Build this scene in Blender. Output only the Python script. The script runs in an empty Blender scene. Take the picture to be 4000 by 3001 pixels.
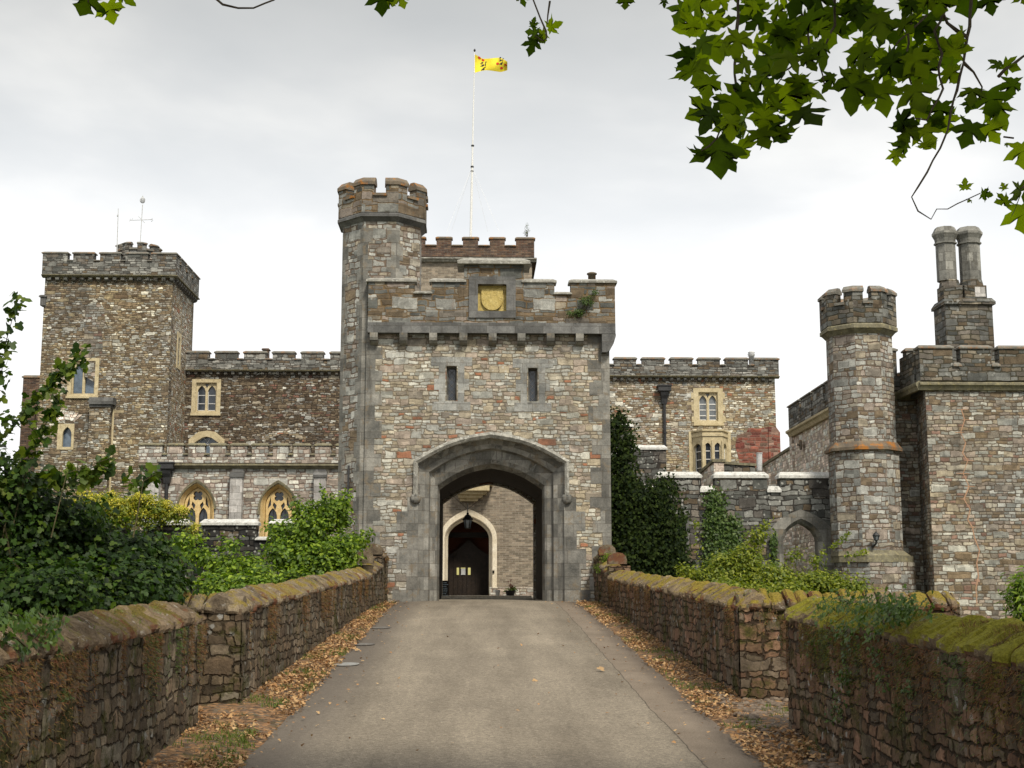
import bpy, math, random
import numpy as np
from mathutils import Vector, Matrix, noise
from mathutils.geometry import tessellate_polygon
S = bpy.context.scene
COL = S.collection
R = math.radians

# ------------------------------------------------------------------ camera
FOC = 5200.0                      # focal length in pixels of a 4000 px wide picture
TILT = math.atan(800 / FOC)
YAW = -math.atan(135 / FOC)
CAMZ = 2.10
cam_d = bpy.data.cameras.new("camera"); cam = bpy.data.objects.new("camera", cam_d); COL.objects.link(cam)
cam.location = (0, 0, CAMZ); cam.rotation_euler = (math.pi/2 + TILT, 0, YAW)
cam_d.sensor_width = 36; cam_d.lens = 36 * FOC / 4000
cam_d.clip_start = .1; cam_d.clip_end = 6000
S.camera = cam
RM = (Matrix.Rotation(YAW, 3, 'Z') @ Matrix.Rotation(math.pi/2 + TILT, 3, 'X'))

def P(px, py, Y):                 # the point at depth Y that the photograph shows at (px, py)
    d = RM @ Vector(((px - 2000) / FOC, -(py - 1500.5) / FOC, -1))
    t = Y / d.y
    return Vector((d.x * t, Y, CAMZ + d.z * t))
def PX(px, py, Y): return P(px, py, Y).x
def PZ(px, py, Y): return P(px, py, Y).z

PROF = [(-60, 0.0), (0, 0.0), (8, .08), (13.7, .26), (18, .44), (22.8, .74), (28.6, 1.06), (36, 1.50), (42, 1.72), (46, 1.74), (62, 1.80), (120, 1.8)]
def road_z(Y):
    for (a, za), (b, zb) in zip(PROF, PROF[1:]):
        if Y <= b:
            t = max(0, (Y - a) / (b - a)); return za + (zb - za) * t
    return PROF[-1][1]
_rz = road_z
def road_z(Y):                    # smoothed
    return sum(_rz(Y + k) for k in (-2, -1, 0, 1, 2)) / 5
def ground_hit(px, py):
    d = RM @ Vector(((px - 2000) / FOC, -(py - 1500.5) / FOC, -1))
    Y = 5.0
    while Y < 60:
        t = Y / d.y
        if CAMZ + d.z * t <= road_z(Y): break
        Y += .02
    return Vector((d.x * t, Y, road_z(Y)))

# ------------------------------------------------------------------ mesh tools
class Fr:                         # a wall frame: u along the wall, d out of it, z up
    def __init__(s, o, u, n): s.o = Vector(o); s.u = Vector(u).normalized(); s.n = Vector(n).normalized()
    def p(s, u, d, z): return (s.o + s.u * u + s.n * d + Vector((0, 0, z)))
def FY(Y): return Fr((0, Y, 0), (1, 0, 0), (0, -1, 0))

class MB:
    def __init__(s): s.v = []; s.f = []
    def add(s, vs, fs):
        k = len(s.v); s.v += [tuple(v) for v in vs]; s.f += [tuple(i + k for i in f) for f in fs]
    def box(s, F, u0, u1, d0, d1, z0, z1):
        vs = [F.p(u, d, z) for z in (z0, z1) for (u, d) in ((u0, d0), (u1, d0), (u1, d1), (u0, d1))]
        s.add(vs, [(0,1,2,3),(4,7,6,5),(0,4,5,1),(1,5,6,2),(2,6,7,3),(3,7,4,0)])
    def cap(s, F, u0, u1, d0, d1, z, h, ov=.05, ins=.10):   # weathered coping stone
        a = [F.p(u, d, z) for (u, d) in ((u0-ov, d0-ov), (u1+ov, d0-ov), (u1+ov, d1+ov), (u0-ov, d1+ov))]
        b = [p + Vector((0, 0, h*.4)) for p in a]
        c = [F.p(u, d, z+h) for (u, d) in ((u0+ins*.3, d0+ins), (u1-ins*.3, d0+ins), (u1-ins*.3, d1-ins), (u0+ins*.3, d1-ins))]
        s.add(a+b+c, [(0,1,2,3),(0,4,5,1),(1,5,6,2),(2,6,7,3),(3,7,4,0),(4,8,9,5),(5,9,10,6),(6,10,11,7),(7,11,8,4),(8,11,10,9)])
    def prism(s, poly, z0, z1, poly1=None):                 # plan polygon raised in z
        n = len(poly); poly1 = poly1 or poly
        vs = [(x, y, z0) for x, y in poly] + [(x, y, z1) for x, y in poly1]
        fs = [(i, (i+1) % n, n+(i+1) % n, n+i) for i in range(n)]
        if n <= 8: fs += [tuple(range(n))[::-1], tuple(range(n, 2*n))]
        else:
            t = tessellate_polygon([[Vector((x, y, 0)) for x, y in poly]])
            fs += [tuple(a) for a in t] + [tuple(i+n for i in a) for a in t]
        s.add(vs, fs)
    def plate(s, F, outer, holes, d0, d1):                  # upright plate with openings; outlines are (u, z)
        loops = [outer] + list(holes)
        flat = [q for l in loops for q in l]
        N = len(flat)
        tr = tessellate_polygon([[Vector((a, b, 0)) for a, b in l] for l in loops])
        vs = [F.p(u, d1, z) for u, z in flat] + [F.p(u, d0, z) for u, z in flat]
        fs = [tuple(t) for t in tr] + [tuple(i+N for i in t) for t in tr]
        k = 0
        for l in loops:
            m = len(l)
            fs += [(k+i, k+(i+1) % m, N+k+(i+1) % m, N+k+i) for i in range(m)]
            k += m
        s.add(vs, fs)
    def tube(s, pts, rad, n=6):
        pts = [Vector(p) for p in pts]
        if not hasattr(rad, '__len__'): rad = [rad]*len(pts)
        k = len(s.v); prev = None
        for i, p in enumerate(pts):
            t = (pts[min(i+1, len(pts)-1)] - pts[max(i-1, 0)]).normalized()
            a = t.orthogonal().normalized() if prev is None else (prev - t*prev.dot(t)).normalized()
            prev = a; b = t.cross(a)
            for j in range(n):
                w = 2*math.pi*j/n
                s.v.append(tuple(p + (a*math.cos(w) + b*math.sin(w))*rad[i]))
        for i in range(len(pts)-1):
            for j in range(n):
                s.f.append((k+i*n+j, k+i*n+(j+1) % n, k+(i+1)*n+(j+1) % n, k+(i+1)*n+j))
        s.f.append(tuple(k+j for j in range(n))[::-1]); e = k+(len(pts)-1)*n
        s.f.append(tuple(e+j for j in range(n)))
    def lathe(s, c, prof, n=16, rot=0, sx=1, sy=1):         # prof: (radius, z)
        c = Vector(c); k = len(s.v)
        for r, z in prof:
            for j in range(n):
                w = 2*math.pi*(j+.5)/n + rot
                s.v.append((c.x + r*sx*math.sin(w), c.y - r*sy*math.cos(w), c.z + z))
        for i in range(len(prof)-1):
            for j in range(n):
                s.f.append((k+i*n+j, k+i*n+(j+1) % n, k+(i+1)*n+(j+1) % n, k+(i+1)*n+j))
        s.f.append(tuple(k+j for j in range(n))[::-1]); e = k+(len(prof)-1)*n
        s.f.append(tuple(e+j for j in range(n)))
    def build(s, name, mat, parent=None, smooth=False, **kw):
        me = bpy.data.meshes.new(name); me.from_pydata(s.v, [], s.f); me.update()
        return mesh_obj(name, me, mat, parent, smooth, **kw)

def wloc(o):
    return Vector(o.get('_w', (0, 0, 0))) if o else Vector()
WL = {}
def setparent(o, p):
    o.parent = p
    o.matrix_parent_inverse = Matrix.Translation(-WL.get(p.name, Vector()))
def mesh_obj(name, me, mat, parent=None, smooth=False, fixn=True, **kw):
    import bmesh
    if fixn:
        bm = bmesh.new(); bm.from_mesh(me); bmesh.ops.recalc_face_normals(bm, faces=bm.faces); bm.to_mesh(me); bm.free()
    o = bpy.data.objects.new(name, me); COL.objects.link(o)
    if mat: me.materials.append(mat)
    if smooth: me.polygons.foreach_set('use_smooth', [True]*len(me.polygons))
    if parent: setparent(o, parent)
    for k, v in kw.items(): o[k] = v
    return o
def tag(o, label=None, cat=None, group=None, kind=None):
    for k, v in (('label', label), ('category', cat), ('group', group), ('kind', kind)):
        if v: o[k] = v
    return o
def thing(name, loc, label, cat, group=None):
    o = bpy.data.objects.new(name, None); COL.objects.link(o); o.location = loc
    o.empty_display_size = .3
    WL[o.name] = Vector(loc)
    return tag(o, label, cat, group)
def inst(src, name, parent, loc, rotz=0):                   # another object on the same mesh
    o = bpy.data.objects.new(name, src); COL.objects.link(o)
    if parent: setparent(o, parent)
    o.location = loc; o.rotation_euler.z = rotz
    return o

# ------------------------------------------------------------------ materials
class NT:
    def __init__(s, name):
        s.m = bpy.data.materials.new(name); s.m.use_nodes = True
        s.t = s.m.node_tree; s.t.nodes.clear()
        s.out = s.n('ShaderNodeOutputMaterial')
    def n(s, t, **kw):
        x = s.t.nodes.new(t)
        for k, v in kw.items(): setattr(x, k, v)
        return x
    def put(s, sock, v):
        if isinstance(v, bpy.types.NodeSocket): s.t.links.new(v, sock)
        elif v is not None:
            if hasattr(sock.default_value, '__len__') and not hasattr(v, '__len__'): v = (v,)*len(sock.default_value)
            if hasattr(v, '__len__') and len(v) == 3 and len(sock.default_value) == 4: v = (*v, 1)
            sock.default_value = v
    def ma(s, op, a, b=None, c=None, clamp=False):
        x = s.n('ShaderNodeMath', operation=op, use_clamp=clamp)
        s.put(x.inputs[0], a); s.put(x.inputs[1], b) if b is not None else 0; s.put(x.inputs[2], c) if c is not None else 0
        return x.outputs[0]
    def noise(s, vec, scale, detail=3, rough=.55, dim='3D', dist=0, w=None):
        x = s.n('ShaderNodeTexNoise', noise_dimensions=dim)
        if dim != '1D': s.put(x.inputs['Vector'], vec)
        if w is not None: s.put(x.inputs['W'], w)
        x.inputs['Scale'].default_value = scale; x.inputs['Detail'].default_value = detail
        x.inputs['Roughness'].default_value = rough; x.inputs['Distortion'].default_value = dist
        return x.outputs['Fac']
    def ramp(s, fac, stops, interp='LINEAR'):
        x = s.n('ShaderNodeValToRGB'); cr = x.color_ramp; cr.interpolation = interp
        while len(cr.elements) > 1: cr.elements.remove(cr.elements[-1])
        for i, (p, c) in enumerate(stops):
            e = cr.elements[0] if i == 0 else cr.elements.new(p)
            e.position = p; e.color = (*c, 1) if hasattr(c, '__len__') else (c, c, c, 1)
        s.put(x.inputs[0], fac); return x.outputs[0]
    def mix(s, f, a, b, mode='MIX'):
        x = s.n('ShaderNodeMix', data_type='RGBA', blend_type=mode)
        s.put(x.inputs[0], f); s.put(x.inputs[6], a); s.put(x.inputs[7], b); return x.outputs[2]
    def comb(s, x_, y_, z_):
        x = s.n('ShaderNodeCombineXYZ'); s.put(x.inputs[0], x_); s.put(x.inputs[1], y_); s.put(x.inputs[2], z_); return x.outputs[0]
    def sep(s, v):
        x = s.n('ShaderNodeSeparateXYZ'); s.put(x.inputs[0], v); return x.outputs
    def white(s, v):
        x = s.n('ShaderNodeTexWhiteNoise', noise_dimensions='3D'); s.put(x.inputs[0], v); return x.outputs['Value'], x.outputs['Color']
    def rng(s, v, a, b, c=0, d=1):
        x = s.n('ShaderNodeMapRange'); x.interpolation_type = 'SMOOTHSTEP'; x.clamp = True
        s.put(x.inputs[0], v); x.inputs[1].default_value = a; x.inputs[2].default_value = b; x.inputs[3].default_value = c; x.inputs[4].default_value = d
        return x.outputs[0]
    def bsdf(s, col, rough=.85, bump=None, bstr=.5, bdist=.02, spec=.3, **kw):
        b = s.n('ShaderNodeBsdfPrincipled'); s.put(b.inputs['Base Color'], col); s.put(b.inputs['Roughness'], rough)
        b.inputs['Specular IOR Level'].default_value = spec
        for k, v in kw.items(): s.put(b.inputs[k.replace('_', ' ')], v)
        if bump is not None:
            x = s.n('ShaderNodeBump'); x.inputs['Strength'].default_value = bstr; x.inputs['Distance'].default_value = bdist
            s.put(x.inputs['Height'], bump); s.t.links.new(x.outputs[0], b.inputs['Normal'])
        s.t.links.new(b.outputs[0], s.out.inputs[0]); return b

def masonry(name, cols, mortar, w, h, big=.3, bigs=1.9, gap=.012, light=.0, lichen=0., spots=0., dark=.35, darkcol=(.05,.045,.04), orange=0.,
            seed=0, disp=0., bstr=.6, wob=.16, moss=0., regular=False, gain=1.0, blot=0., jit=.38):
    N = NT(name)
    g = N.n('ShaderNodeNewGeometry'); pos = g.outputs['Position']; tn = g.outputs['True Normal']
    px, py, pz = N.sep(pos); nx, ny, nz = N.sep(tn)
    # quantised wall direction so that displaced or bumpy faces keep one mapping
    u = N.ma('SUBTRACT', N.ma('MULTIPLY', py, nx), N.ma('MULTIPLY', px, ny))
    if disp:   # long straight walls along Y
        u = N.ma('MULTIPLY_ADD', px, 1.0, py)
    up = N.ma('GREATER_THAN', N.ma('ABSOLUTE', nz), .75)
    v = N.ma('ADD', pz, N.ma('MULTIPLY', up, N.ma('MULTIPLY', py, .9)))
    if not disp: u = N.ma('ADD', u, N.ma('MULTIPLY', up, px))
    uv = N.comb(u, v, seed)
    def warp(c, sc, amp, o):
        return N.ma('MULTIPLY', N.ma('SUBTRACT', N.noise(N.comb(u, v, seed + o), sc, 2), .5), amp)
    wu = N.ma('ADD', u, warp(uv, 1.1/w, wob*w*2, 3)); wv = N.ma('ADD', N.ma('ADD', v, warp(uv, .55/w, wob*h*(3.2 if regular else 5.5), 9)), warp(uv, 2.2/w, wob*h*1.3, 14))
    if not regular: wv = N.ma('ADD', wv, N.ma('MULTIPLY', N.ma('SUBTRACT', N.noise(N.comb(0, v, seed+2), .7/h*.5, 1), .5), h*1.8))
    def layer(w, h, off):
        vr = N.ma('DIVIDE', wv, h); row = N.ma('FLOOR', vr); fr = N.ma('FRACT', vr)
        rv, _ = N.white(N.comb(row, seed + off, 1.7))
        uu = N.ma('MULTIPLY', N.ma('DIVIDE', wu, w), N.ma('MULTIPLY_ADD', rv, 0 if regular else .5, .78))
        uu = N.ma('ADD', uu, N.ma('MULTIPLY', rv, 37.3) if not regular else N.ma('MULTIPLY', N.ma('MODULO', row, 2), .5))
        if not regular: uu = N.ma('ADD', uu, N.ma('MULTIPLY', N.noise(N.comb(N.ma('MULTIPLY', uu, .55), N.ma('MULTIPLY', row, 7.3), seed), 1, 1), 1.8))
        col = N.ma('FLOOR', uu); fc = N.ma('FRACT', uu)
        e1 = N.ma('MULTIPLY', N.ma('MINIMUM', fc, N.ma('SUBTRACT', 1, fc)), w)
        e2 = N.ma('MULTIPLY', N.ma('MINIMUM', fr, N.ma('SUBTRACT', 1, fr)), h)
        q = N.ma('ADD', N.ma('POWER', N.ma('MAXIMUM', e1, .0015), -2.), N.ma('POWER', N.ma('MAXIMUM', e2, .0015), -2.))
        a = N.ma('POWER', q, -.5)           # rounded corners
        val, c = N.white(N.comb(col, row, seed + off*3.1))
        return a, val, c
    e, val, c = layer(w, h, 0)
    if big:
        E, VAL, C = layer(w*bigs, h*bigs, 5)
        sel = N.ma('GREATER_THAN', VAL, 1 - big)
        VAL = N.ma('DIVIDE', N.ma('SUBTRACT', VAL, 1-big), big)
        e = N.ma('ADD', N.ma('MULTIPLY', e, N.ma('SUBTRACT', 1, sel)), N.ma('MULTIPLY', E, sel))
        val = N.ma('ADD', N.ma('MULTIPLY', val, N.ma('SUBTRACT', 1, sel)), N.ma('MULTIPLY', VAL, sel))
    fine = N.noise(pos, 28, 4, .65); mid = N.noise(pos, 5, 4, .6)
    med = N.noise(pos, 2.2/w, 3, .6)
    e = N.ma('ADD', e, N.ma('ADD', N.ma('MULTIPLY', N.ma('SUBTRACT', fine, .5), gap*1.6), N.ma('MULTIPLY', N.ma('SUBTRACT', med, .5), gap*(0.5 if regular else 2.6))))
    mask = N.rng(e, gap*.5, gap*1.9)
    stops = [(i/len(cols), cc) for i, cc in enumerate(cols)]
    sc = N.ramp(val, stops, 'CONSTANT')
    cx, cy, cz = N.sep(c)
    sc = N.mix(.85, sc, N.ramp(cy, [(0, 1-jit), (.5, 1.), (1, 1+jit*1.1)]), 'MULTIPLY')
    if not regular: sc = N.mix(.55, sc, N.ramp(N.noise(pos, 1.1/w, 3, .7), [(.3, (.62,.60,.58)), (.5, (1,1,1)), (.7, (1.4,1.38,1.34))]), 'MULTIPLY')
    sc = N.mix(.7, sc, N.ramp(fine, [(.25, .6), (.5, 1.), (.75, 1.4)]), 'MULTIPLY')
    sc = N.mix(.8, sc, N.ramp(mid, [(.25, .62), (.5, 1.), (.78, 1.3)]), 'MULTIPLY')
    colr = N.mix(mask, N.mix(.6, mortar, N.ramp(mid, [(.3, .6), (.7, 1.4)]), 'MULTIPLY'), sc)
    if blot:
        b_ = N.noise(pos, .35, 4, .6); colr = N.mix(N.rng(b_, .42, .62, 0, blot), colr, N.mix(1, colr, (1.40, 1.34, 1.18), 'MULTIPLY'))
    if dark:
        dn = N.noise(N.comb(N.ma('MULTIPLY', u, 1.), N.ma('MULTIPLY', v, .55), seed+4.), .55, 5, .68)
        colr = N.mix(N.rng(dn, .5, .70, 0, dark), colr, darkcol)
    if spots:
        vo = N.n('ShaderNodeTexVoronoi'); N.put(vo.inputs['Vector'], pos); vo.inputs['Scale'].default_value = 5.5
        q = N.ma('ADD', vo.outputs['Distance'], N.ma('MULTIPLY', N.ma('SUBTRACT', fine, .5), .5))
        k = N.ma('MULTIPLY', N.rng(q, .16, .26, 1, 0), N.rng(N.noise(pos, .9, 2), .62 - spots*.3, .72 - spots*.3))
        colr = N.mix(N.ma('MULTIPLY', k, .8), colr, (.62, .62, .58))
    if lichen:
        k = N.rng(N.noise(pos, 1.6, 6, .7), .60, .68, 0, lichen); colr = N.mix(k, colr, (.50, .50, .46))
    if orange:
        k = N.rng(N.noise(pos, 2.3, 6, .72), .56, .66, 0, orange); colr = N.mix(k, colr, (.30, .13, .025))
    if moss:
        k = N.rng(N.noise(pos, 1.7, 6, .75), .60 - moss*.2, .74 - moss*.2, 0, .9); colr = N.mix(k, colr, N.ramp(fine, [(.3, (.035, .04, .008)), (.7, (.13, .13, .02))]))
    if gain != 1: colr = N.mix(1, colr, (gain,)*3, 'MULTIPLY')
    hgt = N.ma('ADD', N.ma('MULTIPLY', mask, N.ma('MULTIPLY_ADD', cz, .6, .6)), N.ma('MULTIPLY', N.ma('ADD', fine, mid), .45))
    N.bsdf(colr, .9, hgt, bstr, .035, .2)
    if disp:
        d = N.n('ShaderNodeDisplacement'); d.inputs['Midlevel'].default_value = .8; d.inputs['Scale'].default_value = disp
        N.put(d.inputs['Height'], hgt); N.t.links.new(d.outputs[0], N.out.inputs['Displacement'])
        N.m.displacement_method = 'BOTH'
    return N.m

def plain(name, c0, c1, scale=3, rough=.85, spots=None, spotamt=.5, bstr=.4, spec=.3, joints=0, orange=0, metal=0, **kw):
    N = NT(name); g = N.n('ShaderNodeNewGeometry'); pos = g.outputs['Position']
    a = N.noise(pos, scale, 5, .65); f = N.noise(pos, 22, 4, .65)
    c = N.ramp(a, [(.32, c0), (.68, c1)])
    c = N.mix(.6, c, N.ramp(f, [(.25, .6), (.5, 1), (.75, 1.4)]), 'MULTIPLY')
    if joints:
        px, py, pz = N.sep(pos); nx, ny, nz = N.sep(g.outputs['True Normal'])
        u = N.ma('SUBTRACT', N.ma('MULTIPLY', py, nx), N.ma('MULTIPLY', px, ny))
        u = N.ma('ADD', u, N.ma('MULTIPLY', pz, .0))
        row = N.ma('FLOOR', N.ma('DIVIDE', pz, joints*.55)); wv, _ = N.white(N.comb(row, 3.3, 1))
        q = N.ma('ADD', N.ma('DIVIDE', u, joints), N.ma('MULTIPLY', wv, 9)); fq = N.ma('FRACT', q); fr = N.ma('FRACT', N.ma('DIVIDE', pz, joints*.55))
        e = N.ma('MINIMUM', N.ma('MULTIPLY', N.ma('MINIMUM', fq, N.ma('SUBTRACT', 1, fq)), joints), N.ma('MULTIPLY', N.ma('MINIMUM', fr, N.ma('SUBTRACT', 1, fr)), joints*.55))
        wv2, _ = N.white(N.comb(row, N.ma('FLOOR', q), 8))
        c = N.mix(.85, c, N.ramp(wv2, [(0, .60), (1, 1.45)]), 'MULTIPLY'); c = N.mix(N.rng(N.noise(N.comb(N.ma('MULTIPLY', u, 3.), 0, N.ma('MULTIPLY', pz, .35)), 1.2, 4, .7), .55, .72, 0, .5), c, (.045,.04,.032))
        c = N.mix(N.rng(e, .004, .014, .55, 0), c, (.06, .05, .04))
    if spots:
        k = N.rng(N.noise(pos, scale*1.7, 6, .75), .53, .62, 0, spotamt); c = N.mix(k, c, spots)
    if orange:
        k = N.rng(N.noise(pos, 2.8, 6, .75), .50, .62, 0, orange); c = N.mix(k, c, (.36, .14, .02))
    N.bsdf(c, rough, N.ma('ADD', a, f), bstr, .02, spec, Metallic=metal)
    return N.m

def leafmat(name, cols, trans=.35, rough=.5, tcol=None, spec=.4):
    N = NT(name); g = N.n('ShaderNodeNewGeometry'); r = g.outputs['Random Per Island']
    c = N.ramp(r, [(i/max(1, len(cols)-1), k) for i, k in enumerate(cols)])
    f = N.noise(g.outputs['Position'], 9, 2); c = N.mix(.5, c, N.ramp(f, [(.3, .7), (.7, 1.3)]), 'MULTIPLY')
    b = N.n('ShaderNodeBsdfPrincipled'); N.put(b.inputs['Base Color'], c); b.inputs['Roughness'].default_value = rough
    b.inputs['Specular IOR Level'].default_value = spec
    t = N.n('ShaderNodeBsdfTranslucent'); N.put(t.inputs[0], N.mix(1, c, tcol or (1.5, 1.7, .5), 'MULTIPLY'))
    m = N.n('ShaderNodeMixShader'); m.inputs[0].default_value = trans
    N.t.links.new(b.outputs[0], m.inputs[1]); N.t.links.new(t.outputs[0], m.inputs[2]); N.t.links.new(m.outputs[0], N.out.inputs[0])
    return N.m

M = {}
TAN=(.325,.285,.22); BUFF=(.38,.35,.29); PINK=(.33,.28,.24); GREY=(.265,.268,.25); LG=(.41,.41,.38); DG=(.145,.15,.14); BR=(.20,.155,.105); RED=(.25,.12,.075); OCH=(.31,.26,.17); PUR=(.235,.21,.18); DB=(.115,.085,.058); WH=(.55,.54,.48)
M['gate'] = masonry('gate_rubble', [TAN, LG, PINK, BUFF, GREY, TAN, LG, PINK, GREY, LG, GREY, PINK, LG, TAN, PUR, LG, BUFF, TAN, PUR, GREY, LG, TAN, PINK, RED], (.17,.145,.11), .24, .112, big=.32, gap=.011, dark=.30, darkcol=(.09,.095,.085), seed=1, spots=.14, gain=.93, wob=.24, blot=.5, jit=.3)
M['gate_top'] = masonry('gate_parapet_rubble', [GREY, PUR, TAN, DG, PINK, GREY, BR, LG, BR, DG], (.22,.15,.08), .40, .17, big=.35, gap=.013, dark=.55, seed=2, spots=.16, orange=.2, gain=.66, wob=.2)
M['turret'] = masonry('turret_rubble', [TAN, LG, PINK, GREY, GREY, LG, BUFF, PUR, LG, GREY, BR], (.16,.12,.09), .29, .15, big=.35, gap=.014, dark=.3, seed=3, spots=.10, gain=.86, wob=.2)
M['tower'] = masonry('tower_rubble', [TAN, BR, OCH, GREY, BR, LG, TAN, PUR, DB, OCH, BR, LG, BR, GREY, WH, DB, PUR, BR], (.10,.08,.055), .21, .09, big=.14, gap=.011, dark=.45, seed=4, gain=.92, wob=.34, blot=.7)
M['range'] = masonry('wing_rubble', [BR, PUR, BR, DB, TAN, BR, DB, (.22,.12,.09), PUR, LG, BR, DB, BR, WH, DB, PUR, BR], (.065,.05,.035), .22, .095, big=.12, gap=.011, dark=.45, seed=5, gain=.74, wob=.34)
M['chapel'] = masonry('chapel_rubble', [LG, PINK, LG, GREY, BUFF, LG, PINK, PUR, WH], (.18,.135,.11), .27, .14, big=.22, gap=.013, dark=.15, seed=6, gain=1.08, wob=.18)
M['right'] = masonry('east_wing_rubble', [TAN, BUFF, OCH, BR, GREY, LG, PINK, TAN, BR, BUFF, WH, GREY, BR, LG, TAN, RED], (.14,.11,.075), .23, .10, big=.16, gap=.011, dark=.4, seed=7, gain=.98, wob=.32, blot=.5)
M['curtain'] = masonry('moat_wall_rubble', [GREY, DG, PUR, BR, DG, GREY, (.13,.12,.11)], (.05,.045,.04), .38, .17, big=.2, gap=.013, dark=.5, seed=8, spots=.75, gain=.66, wob=.24)
M['moat'] = masonry('old_moat_wall_rubble', [DG, (.07,.065,.06), BR, DG, (.05,.05,.05)], (.02,.02,.02), .40, .18, big=.2, gap=.015, dark=.6, seed=9, spots=.9, lichen=.75, gain=.50)
M['block'] = masonry('block_rubble', [LG, TAN, PUR, BR, GREY, BUFF, PINK, GREY, LG, PUR, GREY, BR, PINK, (.24,.155,.125), PUR], (.13,.105,.08), .25, .115, big=.24, gap=.011, dark=.45, seed=10, gain=.82, wob=.2, blot=.5)
M['sidewall'] = masonry('pale_side_rubble', [BUFF, PINK, LG, TAN, (.54,.46,.40), PINK, WH], (.26,.20,.16), .28, .12, big=.2, gap=.010, dark=.1, seed=11, gain=1.6, wob=.22)
M['par'] = masonry('parapet_ashlar', [GREY, LG, GREY, PUR, DG, LG, GREY, BR], (.10,.09,.08), .30, .12, big=.25, gap=.012, dark=.4, seed=12, gain=.66, orange=.1, wob=.22)
M['rpar'] = masonry('mossy_parapet_ashlar', [GREY, PUR, TAN, DG, GREY, BR], (.10,.09,.06), .38, .15, big=.3, gap=.012, dark=.45, seed=13, gain=.56, spots=.3, wob=.22)
M['brick'] = masonry('brown_brick', [(.20,.17,.13), (.225,.185,.14), (.18,.15,.115), (.22,.185,.145)], (.26,.235,.195), .23, .085, big=0, gap=.006, dark=.25, darkcol=(.10,.08,.06), seed=14, wob=.03, regular=True, gain=1.1, bstr=.3)
M['brickdark'] = masonry('weathered_dark_brick', [(.10,.06,.045), (.13,.08,.055), (.08,.055,.045), (.15,.10,.07)], (.13,.11,.09), .23, .085, big=0, gap=.007, dark=.4, seed=15, wob=.05, regular=True, orange=.12)
M['redbrick'] = masonry('red_sandstone', [(.20,.065,.045), (.24,.085,.06), (.15,.05,.04), (.22,.09,.065), (.30,.19,.15), (.18,.12,.09)], (.22,.14,.11), .33, .12, big=.3, gap=.010, dark=.35, seed=16, wob=.3)
wallc = [(.26,.195,.125), (.21,.16,.105), (.30,.23,.15), (.34,.27,.19), (.31,.27,.20), (.16,.12,.08), (.28,.20,.13)]
M['bw_l'] = masonry('bridge_wall_west', wallc, (.085,.062,.038), .22, .135, big=.25, bigs=1.7, gap=.010, dark=.5, darkcol=(.035,.028,.015), seed=17, disp=.018, moss=.42, spots=.4, gain=.47, wob=.3)
M['bw_r'] = masonry('bridge_wall_east', [(.34,.22,.14), BR, (.30,.18,.11), (.27,.21,.15), (.24,.15,.09), (.34,.20,.13)], (.085,.058,.036), .22, .135, big=.25, bigs=1.7, gap=.010, dark=.5, darkcol=(.035,.028,.015), seed=18, disp=.018, moss=.5, spots=.4, gain=.50, wob=.3)
M['dress'] = plain('grey_limestone', (.10,.10,.092), (.25,.24,.215), 1.8, spots=(.19,.15,.10), spotamt=.6, joints=.75)
M['lattice'] = plain('dull_lead', (.10,.10,.10), (.15,.15,.15), 6)
M['palewall'] = masonry('brightened_pale_rubble', [BUFF, PINK, LG, (.55,.46,.38), WH], (.34,.26,.20), .28, .12, big=.2, gap=.010, dark=0, seed=31, gain=1.5, wob=.22)  # pale stone, albedo raised to offset the shade behind the curtain wall
M['pale_ash'] = plain('pale_buttress_ashlar', (.34,.33,.32), (.52,.50,.48), 2.6, spots=(.18,.15,.12), spotamt=.35, joints=.5)
M['dress2'] = plain('dark_limestone', (.075,.075,.075), (.16,.16,.155), 2.5, joints=.9)
M['ham'] = plain('yellow_hamstone', (.42,.35,.21), (.58,.50,.33), 3, spots=(.22,.17,.10), spotamt=.45)
M['gold'] = plain('golden_stone', (.56,.39,.16), (.70,.55,.30), 2.5, spots=(.40,.24,.09), spotamt=.4)
M['cream'] = plain('cream_limestone', (.62,.54,.40), (.76,.70,.58), 2.5, spots=(.30,.24,.18), spotamt=.2)
M['white'] = plain('whitened_coping', (.42,.42,.40), (.68,.68,.65), 4, spots=(.14,.13,.11), spotamt=.55)
M['cap'] = plain('grey_coping', (.12,.115,.10), (.22,.21,.18), 3, spots=(.35,.34,.30), spotamt=.3, orange=.45)
M['capo'] = plain('orange_lichen_coping', (.10,.085,.07), (.20,.16,.11), 3, orange=.9)
M['capw'] = plain('pale_lichen_coping', (.16,.155,.14), (.36,.35,.31), 5, spots=(.60,.60,.55), spotamt=.6)
M['string'] = plain('mossy_string_course', (.10,.09,.06), (.24,.22,.15), 4, spots=(.36,.31,.15), spotamt=.6)
M['lead'] = plain('dark_cast_iron', (.012,.013,.015), (.03,.03,.033), 4, rough=.55, spec=.5)
M['roof'] = plain('roof_lead', (.10,.10,.10), (.16,.16,.16), 3)
M['inside'] = plain('dark_passage_wall', (.022,.017,.013), (.04,.03,.022), 3)  # near-black even tone for the passage vault
M['metal'] = plain('grey_painted_metal', (.45,.46,.47), (.55,.56,.57), 6, rough=.5)
M['pale'] = plain('white_painted_wood', (.70,.70,.69), (.78,.78,.77), 6, rough=.5)
M['bark'] = plain('plane_bark', (.05,.038,.028), (.11,.09,.065), 8)
M['stem'] = plain('green_brown_stem', (.05,.045,.02), (.10,.085,.04), 8)
M['wood'] = plain('dark_oak', (.012,.008,.006), (.028,.018,.012), 6, rough=.5)
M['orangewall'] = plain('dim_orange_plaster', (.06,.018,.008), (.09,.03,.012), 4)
M['gilt'] = plain('yellow_carved_stone', (.40,.30,.09), (.56,.45,.18), 7, spots=(.20,.15,.05), spotamt=.5, bstr=1.)
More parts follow.
